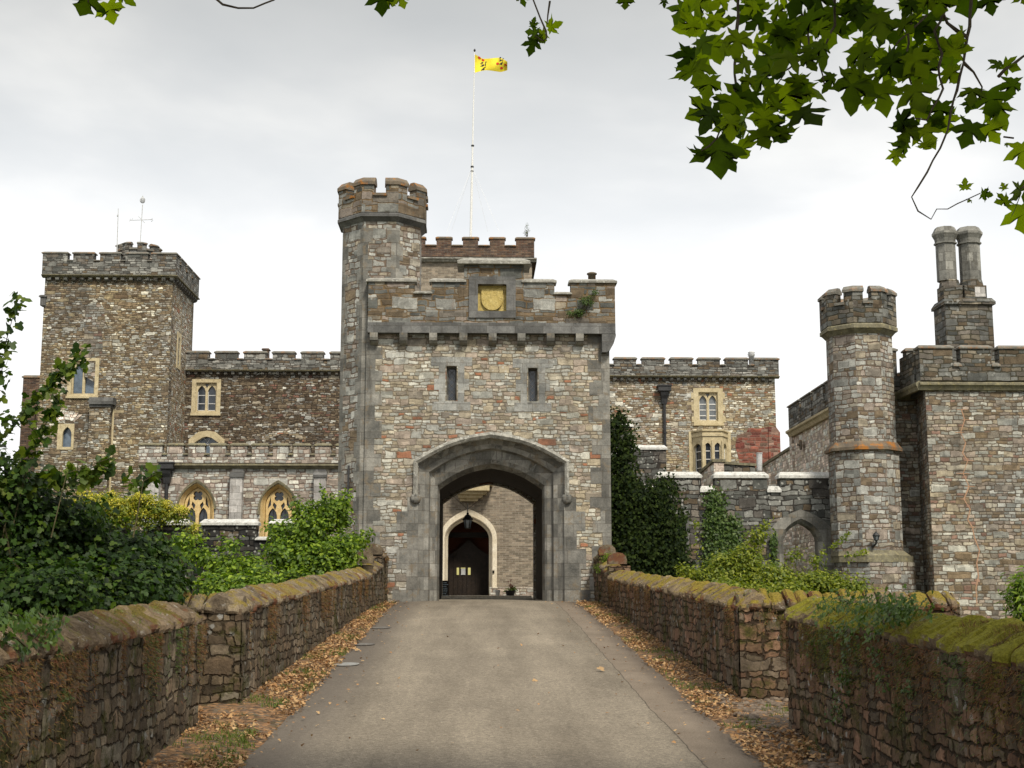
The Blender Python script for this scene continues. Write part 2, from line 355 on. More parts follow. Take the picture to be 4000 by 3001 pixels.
M['mortar'] = plain('orange_mortar', (.34,.20,.12), (.42,.26,.17), 6)
def glassm(name, c, rough=.1):
    N = NT(name); g = N.n('ShaderNodeNewGeometry')
    N.bsdf(N.ramp(N.noise(g.outputs['Position'], 3, 2), [(.3, [k*.6 for k in c]), (.7, [k*1.3 for k in c])]), rough, N.noise(g.outputs['Position'], 4, 2), .15, .02, .6); return N.m
M['glass'] = glassm('window_glass', (.03,.038,.05)); M['glassb'] = glassm('bluish_window_glass', (.10,.14,.19), .15); M['glassg'] = glassm('curtained_window_glass', (.13,.145,.16), .2)
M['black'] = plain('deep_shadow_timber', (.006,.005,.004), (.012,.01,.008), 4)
# leaves
M['ivy'] = leafmat('ivy_leaf', [(.004,.010,.003), (.010,.022,.004), (.035,.055,.009), (.007,.015,.003), (.02,.03,.005)], .2, .7, spec=.12)
M['ivy2'] = leafmat('bright_ivy_leaf', [(.03,.06,.012), (.06,.11,.02), (.10,.15,.03)], .3)
M['lf_dark'] = leafmat('dark_hedge_leaf', [(.006,.016,.003), (.016,.040,.006), (.04,.085,.010), (.008,.02,.004), (.08,.13,.012)], .3, .55, spec=.25)
M['lf_vine'] = leafmat('vine_leaf', [(.015,.035,.006), (.04,.08,.010), (.12,.16,.015), (.02,.04,.008)], .35, spec=.25)
M['lf_green'] = leafmat('laurel_leaf', [(.03,.07,.008), (.13,.22,.018), (.27,.36,.03), (.06,.11,.01), (.13,.20,.02), (.02,.05,.008)], .35, spec=.3)
M['lf_yel'] = leafmat('sapling_leaf', [(.05,.09,.008), (.16,.20,.015), (.26,.28,.02), (.08,.12,.01), (.20,.22,.015)], .35)
M['lf_flower'] = leafmat('yellow_flower_head', [(.42,.38,.03), (.60,.52,.06), (.30,.30,.03)], .3)
M['lf_plane'] = leafmat('plane_leaf', [(.008,.018,.003), (.04,.07,.005), (.13,.18,.008), (.012,.025,.003), (.07,.105,.006), (.015,.03,.004)], .60, .6, tcol=(3.0, 3.0, .35), spec=.2)
M['lf_dead'] = leafmat('dead_leaf', [(.26,.13,.05), (.40,.22,.09), (.50,.34,.17), (.18,.09,.04), (.45,.27,.12)], .1, .8, (1,1,1))
M['lf_weed'] = leafmat('dry_weed', [(.11,.045,.02), (.20,.08,.035), (.08,.06,.015), (.15,.11,.025), (.24,.12,.05)], .2, .8, (1,1,1))
M['lf_moss'] = leafmat('moss_tuft', [(.10,.10,.012), (.16,.15,.018), (.22,.19,.025), (.07,.065,.012)], .2, .9, (1,1,1))
M['lf_grass'] = leafmat('verge_grass', [(.05,.09,.015), (.10,.14,.02), (.14,.17,.03)], .25, .7)
# ------------------------------------------------------------------ setting: ground, road, verges
def groundmat():
    N = NT('earth_and_grass'); g = N.n('ShaderNodeNewGeometry'); p = g.outputs['Position']
    a = N.noise(p, .8, 6, .7); f = N.noise(p, 30, 3)
    c = N.ramp(a, [(.35, (.035,.05,.015)), (.5, (.07,.085,.025)), (.65, (.10,.08,.05))])
    N.bsdf(N.mix(.6, c, N.ramp(f, [(.3, .5), (.7, 1.5)]), 'MULTIPLY'), .95, N.ma('ADD', a, f), .8, .04); return N.m
def vergemat():
    N = NT('verge_earth'); g = N.n('ShaderNodeNewGeometry'); p = g.outputs['Position']
    a = N.noise(p, 2.2, 5, .65); f = N.noise(p, 26, 4, .7)
    vo = N.n('ShaderNodeTexVoronoi'); N.put(vo.inputs['Vector'], p); vo.inputs['Scale'].default_value = 16
    sx, sy, sz = N.sep(vo.outputs['Color'])
    c = N.ramp(sx, [(0, (.09,.055,.03)), (.3, (.19,.11,.055)), (.55, (.28,.15,.07)), (.75, (.14,.11,.08)), (.9, (.36,.21,.10))], 'CONSTANT')
    c = N.mix(.8, c, N.ramp(f, [(.25, .4), (.75, 1.5)]), 'MULTIPLY')
    c = N.mix(N.rng(a, .56, .66, 0, .7), c, (.055,.06,.018))
    c = N.mix(N.rng(N.noise(p, 3.3, 4), .55, .65, 0, .6), c, (.12,.085,.06))
    N.bsdf(c, .95, N.ma('ADD', f, N.ma('MULTIPLY', N.ma('SUBTRACT', 1, vo.outputs['Distance']), .7)), .9, .03); return N.m
def roadmat():
    N = NT('worn_asphalt'); g = N.n('ShaderNodeNewGeometry'); p = g.outputs['Position']
    x, y, z = N.sep(p)
    st = N.comb(x, N.ma('MULTIPLY', y, .10), 0)
    a = N.noise(st, 1.1, 4, .6); b = N.noise(p, .6, 5, .6); f = N.noise(p, 55, 3, .7); gr = N.noise(p, 110, 2)
    c = N.ramp(a, [(.3, (.145,.122,.092)), (.5, (.20,.17,.13)), (.7, (.258,.22,.168))])
    c = N.mix(.6, c, N.ramp(b, [(.3, .78), (.7, 1.2)]), 'MULTIPLY')
    c = N.mix(.9, c, N.ramp(N.ma('ADD', N.ma('MULTIPLY', f, .5), N.ma('MULTIPLY', gr, .5)), [(.32, .45), (.5, 1.), (.66, 1.55)]), 'MULTIPLY')
    c = N.mix(N.rng(N.noise(p, 1.9, 5, .7), .58, .70, 0, .35), c, (.13,.11,.085))
    vo = N.n('ShaderNodeTexVoronoi'); N.put(vo.inputs['Vector'], p); vo.inputs['Scale'].default_value = 34; vx, vy, vz = N.sep(vo.outputs['Color'])
    c = N.mix(.45, c, N.ramp(vx, [(0, .52), (.15, .80), (.5, 1.), (.85, 1.15), (1, 1.6)]), 'MULTIPLY')
    c = N.mix(.6, c, N.ramp(N.noise(p, 17, 3, .7), [(.35, .72), (.5, 1), (.65, 1.3)]), 'MULTIPLY')
    # wheel-polished centre, darker untravelled margins and the re-laid strip along the east side
    wob = N.ma('MULTIPLY', N.ma('SUBTRACT', N.noise(N.comb(0, y, 5), .7, 4, .6), .5), .16)
    ex = N.ma('ADD', x, wob)
    c = N.mix(N.rng(N.ma('ADD', x, wob), -1.35, -2.25, 0, .75), c, (.095,.08,.068))
    strip = N.rng(ex, 2.36, 2.375)
    c2 = N.mix(.75, N.ramp(N.noise(p, 1.3, 4), [(.3, (.15,.12,.09)), (.7, (.21,.17,.13))]), N.ramp(f, [(.3, .6), (.7, 1.45)]), 'MULTIPLY')
    c = N.mix(strip, c, c2)
    c = N.mix(N.ma('MULTIPLY', N.rng(N.ma('ABSOLUTE', N.ma('SUBTRACT', ex, 2.367)), .0, .014, .8, 0), 1), c, (.03,.025,.02))
    c = N.mix(N.rng(x, 2.62, 2.98, 0, .55), c, (.07,.055,.045))
    N.bsdf(c, .88, N.ma('ADD', f, gr), .45, .012, .25); return N.m
LX, RX = -2.46, 3.03               # road edges
# terrain sheet: embankment under the bridge, low moat ground on both sides
xs = sorted(set([-1500,-600,-250,-120,-70,-40,-25] + [-16+i*1.0 for i in range(33)] + [-6,-5.2,-4.6,4.9,5.4,6.2] + [25,40,70,120,250,600,1500]))
ys = sorted(set([-900,-300,-120,-60,-30] + [-15+i*3 for i in range(12)] + [19,20.5,22,26,30,36,41.9,44,46,50,56,64,80,120,250,600,1500,3000]))
def gz(x, y):
    b = road_z(min(y, 60)) - .06
    if y > 18.5 and y < 41:
        e = max(0, (abs(x - .3) - 5.0)) / 1.5
        b -= min(1, e) * (b + 2.5) * min(1, (y-18.5)/3)
    elif y >= 41:
        if abs(x) > 4.5: b = -2.5 if y < 70 else -2.5
        if y >= 70: b = -2.5
    return b
me = bpy.data.meshes.new('ground')
me.from_pydata([(x, y, gz(x, y)) for y in ys for x in xs], [], [(j*len(xs)+i, j*len(xs)+i+1, (j+1)*len(xs)+i+1, (j+1)*len(xs)+i) for j in range(len(ys)-1) for i in range(len(xs)-1)])
tag(mesh_obj('ground', me, groundmat()), kind='structure')
def strip_sheet(name, x0, x1, y0, y1, dz, mat, nx=4, jit=0., crown=0., slope=None):
    ny = max(2, int((y1-y0)/.35)); vs = []
    for j in range(ny+1):
        y = y0 + (y1-y0)*j/ny
        for i in range(nx+1):
            a = i/nx; x = x0 + (x1-x0)*a
            if jit and i in (0, nx): x += jit*(noise.noise(Vector((x0, y*1.3, 0)))+.5*noise.noise(Vector((x1, y*5, 3))))
            z = road_z(y) + dz + crown*(1-(2*a-1)**2)
            if slope: z += slope(x, y)
            vs.append((x, y, z))
    me = bpy.data.meshes.new(name)
    me.from_pydata(vs, [], [(j*(nx+1)+i, j*(nx+1)+i+1, (j+1)*(nx+1)+i+1, (j+1)*(nx+1)+i) for j in range(ny) for i in range(nx)])
    return tag(mesh_obj(name, me, mat, smooth=True), kind='structure')
strip_sheet('road', LX, RX, -20, 42.4, 0, roadmat(), 16, .05, .035)
vm = vergemat()
bump_v = lambda x, y: .03*noise.noise(Vector((x*2.5, y*2.5, 1))) + .015*noise.noise(Vector((x*9, y*9, 1)))
strip_sheet('verge', -5.6, LX+.10, -20, 41.9, -.022, vm, 40, 0, 0, lambda x, y: bump_v(x, y) + max(0, min(1, (LX-x)/.5))*.06)
strip_sheet('verge', RX-.10, 6.2, -20, 41.9, -.022, vm, 40, 0, 0, lambda x, y: bump_v(x, y) + max(0, min(1, (x-RX)/.5))*.05)
strip_sheet('courtyard', -4.4, 4.6, 42.4, 62, .0, plain('courtyard_gravel', (.25,.22,.17), (.36,.32,.26), 2), 6)

# ------------------------------------------------------------------ architectural pieces
def oct_ring(cx, cy, ap, n=8):
    rc = ap/math.cos(math.pi/n)
    return [(cx + rc*math.sin(2*math.pi*(k+.5)/n), cy - rc*math.cos(2*math.pi*(k+.5)/n)) for k in range(n)]
def oct_turret(parent, cx, cy, ap, zb, zs0, zs1, app, zc, zt, zp, ms, mst, mp, mc, gapf=.34, th=.32, extra=()):
    m = MB(); m.prism(oct_ring(cx, cy, ap), zb, zs0+.02)
    body = m.build('turret', ms, parent)
    m = MB()
    h = zs1-zs0
    m.prism(oct_ring(cx, cy, ap+.01), zs0, zs0+h*.45, oct_ring(cx, cy, app-.02))
    m.prism(oct_ring(cx, cy, app+.02), zs0+h*.45+.002, zs0+h*.8)
    m.prism(oct_ring(cx, cy, app+.02), zs0+h*.8, zs1, oct_ring(cx, cy, app-.04))
    m.build('string_course', mst, body)
    def seg(mb, k, a, b, apo, api, z0, z1, apo1=None, api1=None):   # wall piece on facets, from fraction a of facet k to b of facet k+1 through the corner
        def pts(apx):
            r = oct_ring(cx, cy, apx); p0, p1, p2 = [Vector(r[(k+i) % 8]) for i in range(3)]
            return [p0.lerp(p1, a), p1, p1.lerp(p2, b)]
        o, i_ = pts(apo), pts(api)
        o1, i1 = pts(apo1 or apo), pts(api1 or api)
        mb.prism([tuple(q) for q in o + i_[::-1]], z0, z1, [tuple(q) for q in o1 + i1[::-1]])
    m = MB(); c = MB()
    for k in range(8):
        seg(m, k, 0.5, 0.5, app, app-th, zs1-.01, zc)
        seg(m, k, .5+gapf/2, .5-gapf/2, app, app-th, zc-.001, zt)
        seg(c, k, .5+gapf/2-.03, .5-gapf/2+.03, app+.05, app-th-.05, zt+.001, zt+(zp-zt)*.4)
        seg(c, k, .5+gapf/2-.03, .5-gapf/2+.03, app+.05, app-th-.05, zt+(zp-zt)*.4, zp, app-.09, app-th+.06)
    r0 = oct_ring(cx, cy, app+.07); r1 = oct_ring(cx, cy, app-th-.02)
    for k in range(8):
        p0, p1 = Vector(r0[k]), Vector(r0[(k+1) % 8]); q0, q1 = Vector(r1[k]), Vector(r1[(k+1) % 8])
        a, b = .5-gapf/2-.02, .5+gapf/2+.02
        c.prism([tuple(p0.lerp(p1, a)), tuple(p0.lerp(p1, b)), tuple(q0.lerp(q1, b)), tuple(q0.lerp(q1, a))], zc+.002, zc+.09)
    m.build('parapet', mp, body); c.build('coping', mc, body)
    f = MB(); f.prism(oct_ring(cx, cy, app-th+.01), zs1-.05, zs1+.05); f.build('roof', M['roof'], body)
    return body
def parapet(parent, F, segs, d1, th, z0, zc, mw, mc, caph=.10, sill=.07, ov=.05, name='parapet'):
    """segs: (u0, u1, ztop or None) from left to right; None = crenel open at zc"""
    m = MB(); c = MB()
    for (u0, u1, zt) in segs:
        if zt is None:
            m.box(F, u0, u1, d1-th, d1-.004, z0, zc); c.cap(F, u0+.04, u1-.04, d1-th, d1+.02, zc+.001, sill, ov, .05)
        else:
            m.box(F, u0, u1, d1-th, d1, z0, zt); c.cap(F, u0, u1, d1-th, d1, zt+.001, caph, ov, th*.35)
    b = m.build(name, mw, parent); c.build('coping', mc, b); return b
def crenel_px(Y, merl, pyt, zt, end=None, start=None):
    """pixel merlon intervals -> segs"""
    out = []; last = PX(start, pyt, Y) if start is not None else None
    for a, b in merl:
        ua, ub = PX(a, pyt, Y), PX(b, pyt, Y)
        if last is not None and ua > last + .01: out.append((last, ua, None))
        out.append((ua, ub, zt)); last = ub
    if end is not None: out.append((last, PX(end, pyt, Y), None))
    return out
def string(parent, F, u0, u1, d, z0, z1, proj, mat, name='string_course'):
    m = MB(); h = z1-z0
    prof = [(d-.05, z0), (d+proj*.45, z0), (d+proj*.7, z0+h*.35), (d+proj, z0+h*.5), (d+proj, z0+h*.72), (d, z1), (d-.05, z1)]
    n = len(prof); vs = [F.p(u, a, z) for u in (u0, u1) for a, z in prof]
    m.add(vs, [(i, (i+1) % n, n+(i+1) % n, n+i) for i in range(n)] + [tuple(range(n)), tuple(range(n, 2*n))])
    return m.build(name, mat, parent)
def corbel_mesh(w, h, d):
    m = MB(); F = FY(0)
    prof = [(0, h), (d, h), (d, h*.62), (d*.9, h*.38), (d*.65, h*.18), (d*.3, h*.05), (0, 0)]
    n = len(prof); vs = [F.p(u, a, z) for u in (-w/2, w/2) for a, z in prof]
    m.add(vs, [(i, (i+1) % n, n+(i+1) % n, n+i) for i in range(n)] + [tuple(range(n)), tuple(range(n, 2*n))])
    me = bpy.data.meshes.new('corbel'); me.from_pydata(m.v, [], m.f)
    import bmesh
    bm = bmesh.new(); bm.from_mesh(me); bmesh.ops.recalc_face_normals(bm, faces=bm.faces); bm.to_mesh(me); bm.free()
    return me
def corbels(parent, F, us, d, z, w, h, proj, mat):
    me = corbel_mesh(w, h, proj); me.materials.append(mat)
    rz = math.atan2(F.n.x, -F.n.y)
    for u in us: inst(me, 'corbel', parent, F.p(u, d-.02, z), rz)
def lancet(uc, w, z0, zs, za, n=7, shoulder=0):
    """pointed opening outline, counter-clockwise from bottom left"""
    h = za-zs; pts = [(uc-w/2, z0), (uc+w/2, z0), (uc+w/2, zs)]
    fx = lambda t: w/2*(1-t**1.9); fz = lambda t: zs + h*t*(1.35-.35*t)
    pts += [(uc+fx(i/n), fz(i/n)) for i in range(1, n)] + [(uc, za)] + [(uc-fx(i/n), fz(i/n)) for i in range(n-1, 0, -1)]
    pts.append((uc-w/2, zs)); return pts
def rectl(u0, u1, z0, z1): return [(u0, z0), (u1, z0), (u1, z1), (u0, z1)]
def circ(u, z, r, n=12, ph=0): return [(u+r*math.cos(ph+2*math.pi*i/n), z+r*math.sin(ph+2*math.pi*i/n)) for i in range(n)]
def quatre(u, z, r):
    pts = []
    for k in range(4):
        a0 = k*math.pi/2 + math.pi/4
        for j in range(-3, 4):
            a = a0 + j*.33
            cxx, czz = u + r*.52*math.cos(a0), z + r*.52*math.sin(a0)
            pts.append((cxx + r*.48*math.cos(a0 + j*.62), czz + r*.48*math.sin(a0 + j*.62)))
    return pts
def two_light(parent, F, u0, u1, z0, z1, d, mat, glass, nb=2, barmat=None, mar=.18, quoin=True, lights=2):
    """square-headed stone window with pointed lights; returns the opening for the wall"""
    fr = MB(); iu0, iu1, iz0, iz1 = u0+mar, u1-mar, z0+mar*.5, z1-mar*.8
    fr.plate(F, rectl(u0, u1, z0, z1), [rectl(iu0, iu1, iz0, iz1)], d-.28, d+.03)
    if quoin:
        for k in range(3):
            zz = z0 + (z1-z0)*(k+.35)/3.
            fr.box(F, u0-.10, u0+.0, d-.1, d+.022, zz-.14, zz+.14); fr.box(F, u1, u1+.10, d-.1, d+.022, zz-.14, zz+.14)
    fr.box(F, u0-.03, u1+.03, d, d+.09, z0-.10, z0-.002)
    w = fr.build('window', mat, parent)
    tr = MB(); W = (iu1-iu0)/lights; hs = []
    for k in range(lights):
        uc = iu0 + W*(k+.5); H = iz1-iz0
        hs.append(lancet(uc, W*.78, iz0+.05, iz0+H*.66, iz0+H*.90, 5))
    for k in range(1, lights):
        uc = iu0+W*k; H = iz1-iz0; hs.append([(uc, iz1-H*.20), (uc+W*.22, iz1-.04), (uc-W*.22, iz1-.04)])
    tr.plate(F, rectl(iu0-.01, iu1+.01, iz0-.01, iz1+.01), hs, d-.20, d-.10)
    tr.build('tracery', mat, w)
    g = MB(); g.box(F, iu0-.02, iu1+.02, d-.26, d-.215, iz0-.02, iz1+.02); g.build('pane', glass, w)
    if barmat:
        b = MB()
        for k in range(lights):
            uc = iu0+W*(k+.5); H = iz1-iz0
            for j in range(nb): zz = iz0 + H*.66*(j+1)/(nb+.3); b.box(F, uc-W*.38, uc+W*.38, d-.212, d-.19, zz-.018, zz+.018)
            for s in (-1, 1): b.box(F, uc+s*W*.37-.018, uc+s*W*.37+.018, d-.212, d-.188, iz0+.05, iz0+H*.7)
            b.box(F, uc-W*.38, uc+W*.38, d-.212, d-.188, iz0+.05, iz0+.09)
        b.build('glazing_bar', barmat, w)
    return rectl(u0+.04, u1-.04, z0+.03, z1-.04)
def pipe(parent, F, u, d, z0, z1, hopper=True, r=.06, hw=.32):
    m = MB(); m.tube([F.p(u, d+.12, z0), F.p(u, d+.12, z1)], r, 8)
    z = z0+.8
    while z < z1-.3: m.tube([F.p(u, d+.12, z), F.p(u, d+.12, z+.07)], r*1.45, 8); z += 1.5
    o = m.build('drainpipe', M['lead'], parent)
    if hopper:
        h = MB()
        def ring(hw_, dd, z): return [F.p(u-hw_, d, z), F.p(u+hw_, d, z), F.p(u+hw_, d+dd, z), F.p(u-hw_, d+dd, z)]
        lv = [(r*1.6, .2, z1-.25), (r*2, .24, z1), (hw*.55, .32, z1+.16), (hw*.62, .36, z1+.3), (hw, .42, z1+.36), (hw, .42, z1+.56), (hw*1.12, .46, z1+.58), (hw*1.12, .46, z1+.64)]
        vs = [p for a, b, z in lv for p in ring(a, b, z)]; fs = []
        for i in range(len(lv)-1):
            for j in range(4): fs.append((i*4+j, i*4+(j+1) % 4, i*4+4+(j+1) % 4, i*4+4+j))
        fs += [(0,1,2,3), tuple(len(vs)-4+j for j in range(4))]
        h.add(vs, fs); h.build('hopper', M['lead'], o)
    return o

# ================================================================== GATEHOUSE
G = 42.0; FG = FY(G)
gh = thing('gatehouse', (PX(1920,2335,G), G, 1.7), 'rubble-stone gatehouse with wide arch and octagonal corner turret at the end of the bridge', 'gatehouse')
gx0, gx1 = PX(1440,1700,G), PX(2383,1700,G); gzb = 0.6; gzt = PZ(1920,1275,G)
AC = PX(1919, 2000, G)             # arch centre
def archcurve(wpx, sy, ay, n=12, zb=gzb):
    w = wpx/124.4; zs = PZ(1920, sy, G); za = PZ(1920, ay, G); pts = [(AC-w, zb), (AC-w, zs)]
    for i in range(1, n+1):
        t = i/n
        pts.append((AC - w*(1-t), zs + (za-zs)*(1.0*t + .225*math.sin(math.pi*t)*(1-.15*t))))
    r = [(2*AC-x, z) for x, z in pts[::-1][1:]]
    return pts + r
orders = [((205,1905,1820), .95), ((213,1890,1803), .62), ((222,1868,1789), .55), ((240,1845,1753), .50), ((246,1842,1747), .30), ((262,1828,1730), .24), ((286,1815,1714), .06)]
outer = archcurve(286, 1815, 1714)
holes = []
slits = []
for (a, b, t, bt) in ((1751,1777,1438,1565), (2070,2093,1445,1569)):
    u0, u1 = PX(a,1500,G), PX(b,1500,G); z1, z0 = PZ(a,t,G), PZ(a,bt,G); slits.append((u0,u1,z0,z1)); holes.append(rectl(u0-.06,u1+.06,z0,z1+.06))
m = MB()
outl = outer[::-1]
poly = [(gx0, gzb)] + outer + [(gx1, gzb), (gx1, gzt), (gx0, gzt)]
m.plate(FG, poly, holes, -1.0, 0)
m.build('front_wall', M['gate'], gh)
m = MB(); D = -7.0
m.box(FG, gx1-1.0, gx1-.002, D-.6, -1.001, gzb, gzt); m.box(FG, gx0, gx0+1.0, D-.6, -1.001, gzb, gzt)
rear = [(u if u < AC else AC + (u-AC)*.955, z) for u, z in archcurve(212, 1912, 1822)]
m.plate(FG, [(gx0+1.001, gzb)] + rear + [(gx1-1.001, gzb), (gx1-1.001, gzt), (gx0+1.001, gzt)], [], D-.6, D)
m.box(FG, gx0, gx1, D-.6, -.4, gzt+.001, gzt+.15)
m.build('side_wall', M['gate'], gh)
# vaulted passage
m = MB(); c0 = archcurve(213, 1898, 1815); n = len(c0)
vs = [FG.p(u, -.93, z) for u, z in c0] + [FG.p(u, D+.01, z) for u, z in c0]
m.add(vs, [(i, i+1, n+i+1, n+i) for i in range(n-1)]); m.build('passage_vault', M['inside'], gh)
# moulded arch orders
m = MB(); cs = [(archcurve(*p), d) for p, d in orders]; k = 0
for (ca, da), (cb, db) in zip(cs, cs[1:]):
    vs = [FG.p(u, -da, z) for u, z in ca] + [FG.p(u, -db, z) for u, z in cb]; m.add(vs, [(i, i+1, n+i+1, n+i) for i in range(n-1)])
ca, da = cs[-1]; cb = archcurve(288, 1813, 1712); vs = [FG.p(u, -da, z) for u, z in ca] + [FG.p(u, .012, z) for u, z in cb]; m.add(vs, [(i, i+1, n+i+1, n+i) for i in range(n-1)])
m.build('arch_surround', M['dress'], gh)
# hood mould with label stops
zl = PZ(1920, 1935, G)
def trim(c): return [(u, max(z, zl)) for u, z in c]
m = MB(); a, b = trim(archcurve(288,1812,1712)), trim(archcurve(305,1799,1688))
prof = [(a, 0.013), (a, .10), ([((p[0]+q[0])/2, (p[1]+q[1])/2) for p, q in zip(a, b)], .17), (b, .13), (b, -.02)]
for (p0, d0), (p1, d1) in zip(prof, prof[1:]):
    vs = [FG.p(u, d0, z) for u, z in p0] + [FG.p(u, d1, z) for u, z in p1]; m.add(vs, [(i, i+1, n+i+1, n+i) for i in range(n-1)])
hm = m.build('hood_mould', M['capw'], gh)
for s in (-1, 1):
    q = MB(); q.lathe((AC + s*2.385, G-.02, zl-.28), [(.02, 0), (.12, .03), (.17, .12), (.17, .22), (.13, .30)], 12, 0, 1, .9); q.build('label_stop', M['dress'], hm, True)
# big dressed stones beside the arch and at the corners
rnd = random.Random(5)
qa = {-1: MB(), 1: MB()}; z = gzb+.9; k = 0
while z < PZ(1920,1960,G):
    h = rnd.uniform(.42,.66); w = .42 if k % 2 else .72
    for s in (-1, 1):
        ww = w + rnd.uniform(-.08,.1); u0 = AC+s*2.295; u1 = AC+s*(2.295+ww)
        qa[s].box(FG, min(u0,u1), max(u0,u1), -.1, .010+rnd.uniform(0,.006), z, z+h-.004)
    z += h; k += 1
for s in qa: qa[s].build('quoins', M['dress'], gh)
qa = {-1: MB(), 1: MB()}; z = gzb; k = 0
while z < PZ(1920,1310,G):
    h = rnd.uniform(.34,.56); w = (.30, .62)[k % 2] + rnd.uniform(-.05,.08)
    qa[1].box(FG, gx1-w, gx1+.008, -.6, .011, z, z+h-.004)
    w = (.26, .58)[(k+1) % 2]; qa[-1].box(FG, gx0-.12, gx0+w*.7, -.05, .011, z, z+h-.004)
    z += h; k += 1
for s in qa: qa[s].build('quoins', M['dress'], gh)
# slit windows
M['dress_l'] = plain('pale_grey_limestone', (.17,.175,.17), (.31,.31,.29), 2.6, spots=(.16,.13,.09), spotamt=.4, joints=.6)
for (u0,u1,z0,z1) in slits:
    f = MB(); uc = (u0+u1)/2
    f.plate(FG, rectl(u0-.30,u1+.30,z0-.32,z1+.36), [rectl(u0-.09,u1+.09,z0-.02,z1+.10)], -.05, .014)
    f.box(FG, u0-.55, u1+.55, -.05, .012, z1+.07, z1+.35); f.box(FG, u0-.50, u1+.50, -.05, .011, z0-.32, z0-.04)
    for s, uu in ((-1, u0-.09), (1, u1+.09)): f.box(FG, min(uu, uu+s*.36), max(uu, uu+s*.36), -.05, .010, z0+.34, z0+.70)
    w = f.build('window', M['dress_l'], gh)
    f = MB()     # splayed reveal
    o = rectl(u0-.09,u1+.09,z0-.02,z1+.10); i_ = rectl(u0,u1,z0+.02,z1)
    f.add([FG.p(u, .01, z) for u, z in o] + [FG.p(u, -.30, z) for u, z in i_], [(k, (k+1) % 4, 4+(k+1) % 4, 4+k) for k in range(4)])
    f.build('reveal', M['dress'], w)
    f = MB(); f.box(FG, u0-.05, u1+.05, -.36, -.31, z0, z1+.02); f.build('pane', M['glass'], w)
    f = MB(); zz = z0
    while zz < z1-.1:
        for a, b in ((u0,u1),(u1,u0)): f.tube([FG.p(a, -.30, zz), FG.p(b, -.30, min(z1, zz+.21))], .008, 4)
        zz += .21
    f.build('lead_lattice', M['lattice'], w)
# parapet on corbels
GP = .27
zs0, zs1 = PZ(1920,1302,G-GP), PZ(1920,1262,G-GP); FP = FG
px0, px1 = PX(1438,1200,G-GP), PX(2403,1200,G-GP)
m = MB(); m.box(FG, px0, px1, -.2, GP+.03, zs0, zs1); m.build('string_course', M['dress2'], gh)
zc = PZ(1920,1150,G-GP); zm = PZ(1920,1104,G-GP); Yp = G-GP
def gp(a): return PX(a, 1150, Yp)
parapet(gh, FG, [(px0, gp(1619), zm), (gp(1619), gp(1685), None), (gp(1685), gp(1812), zm)], GP, .42, zs1-.001, zc, M['gate_top'], M['capw'], .16, .10, .07)
parapet(gh, FG, [(gp(2046), gp(2166), zm), (gp(2166), gp(2230), None), (gp(2230), px1, zm)], GP, .42, zs1-.001, zc, M['gate_top'], M['capw'], .16, .10, .07)
hp = rectl(gp(1867), gp(1978), PZ(1920,1217,Yp), PZ(1920,1112,Yp))
m = MB(); ztp = PZ(1920,1036,Yp)
m.plate(FG, rectl(gp(1812)+.001, gp(2046)-.001, zs1-.001, ztp), [hp], GP-.5, GP+.02)
cp = m.build('central_merlon', M['gate_top'], gh)
m = MB(); m.cap(FG, gp(1806), gp(2052), GP-.9, GP+.05, ztp+.001, .26, .16, .2); m.build('coping', M['capw'], cp)
for s in (gp(1812)+.18, gp(2046)-.18):
    m = MB(); m.box(FG, s-.17, s+.17, GP-.95, GP-.51, zs1, ztp); m.build('merlon_return', M['dress'], cp)
for i, x in enumerate((1460,1576,1692,1810,1924,2037,2151,2265)):
    pass
corbels(gh, FG, [PX(x,1320,Yp) for x in (1460,1576,1692,1810,1924,2037,2151,2265)], 0, PZ(1920,1347,Yp), .25, zs0-PZ(1920,1347,Yp), GP+.05, M['dress'])
# large corner corbel on the right
m = MB(); F = FG; zb_ = PZ(1920,1368,G)
prof = [(gx1-.10, zb_-.1), (gx1+.02, zb_), (gx1+.12, zb_+.18), (px1+.01, zb_+.42), (px1+.01, zs0-.001), (gx1-.25, zs0-.001), (gx1-.25, zb_-.1)]
m.plate(FG, prof, [], -.8, GP+.02); m.build('corner_corbel', M['dress2'], gh)
# carved shield panel
p = MB(); o = rectl(gp(1832), gp(2014), PZ(1920,1243,Yp), PZ(1920,1082,Yp))
p.plate(FG, o, [hp], GP+.018, GP+.07); pan = p.build('shield_panel', M['dress2'], gh)
p = MB(); u0, u1 = hp[0][0], hp[1][0]; z0, z1 = hp[0][1], hp[2][1]
p.box(FG, u0-.01, u1+.01, GP-.22, GP-.17, z0-.01, z1+.01); p.build('back_panel', M['gilt'], pan)
uc = (u0+u1)/2; w = (u1-u0)*.38; zt_ = z1-.12; sh = [(uc-w, zt_), (uc-w, zt_-.34)]
for i in range(1, 7): a = i/6*math.pi/2; sh.append((uc-w*math.cos(a), zt_-.34-.36*math.sin(a)))
sh += [(2*uc-x, z) for x, z in sh[::-1][1:]]
p = MB(); p.plate(FG, sh, [], GP-.169, GP-.09)
for k in range(0):
    for j in range(3):
        p.lathe((uc-.2+.2*j+.05*(k%2), G-GP+.115, zt_-.08-.11*k), [(.01,-.03),(.07,-.015),(.06,.02),(.01,.03)], 7)
so = p.build('shield', M['gilt'], pan)
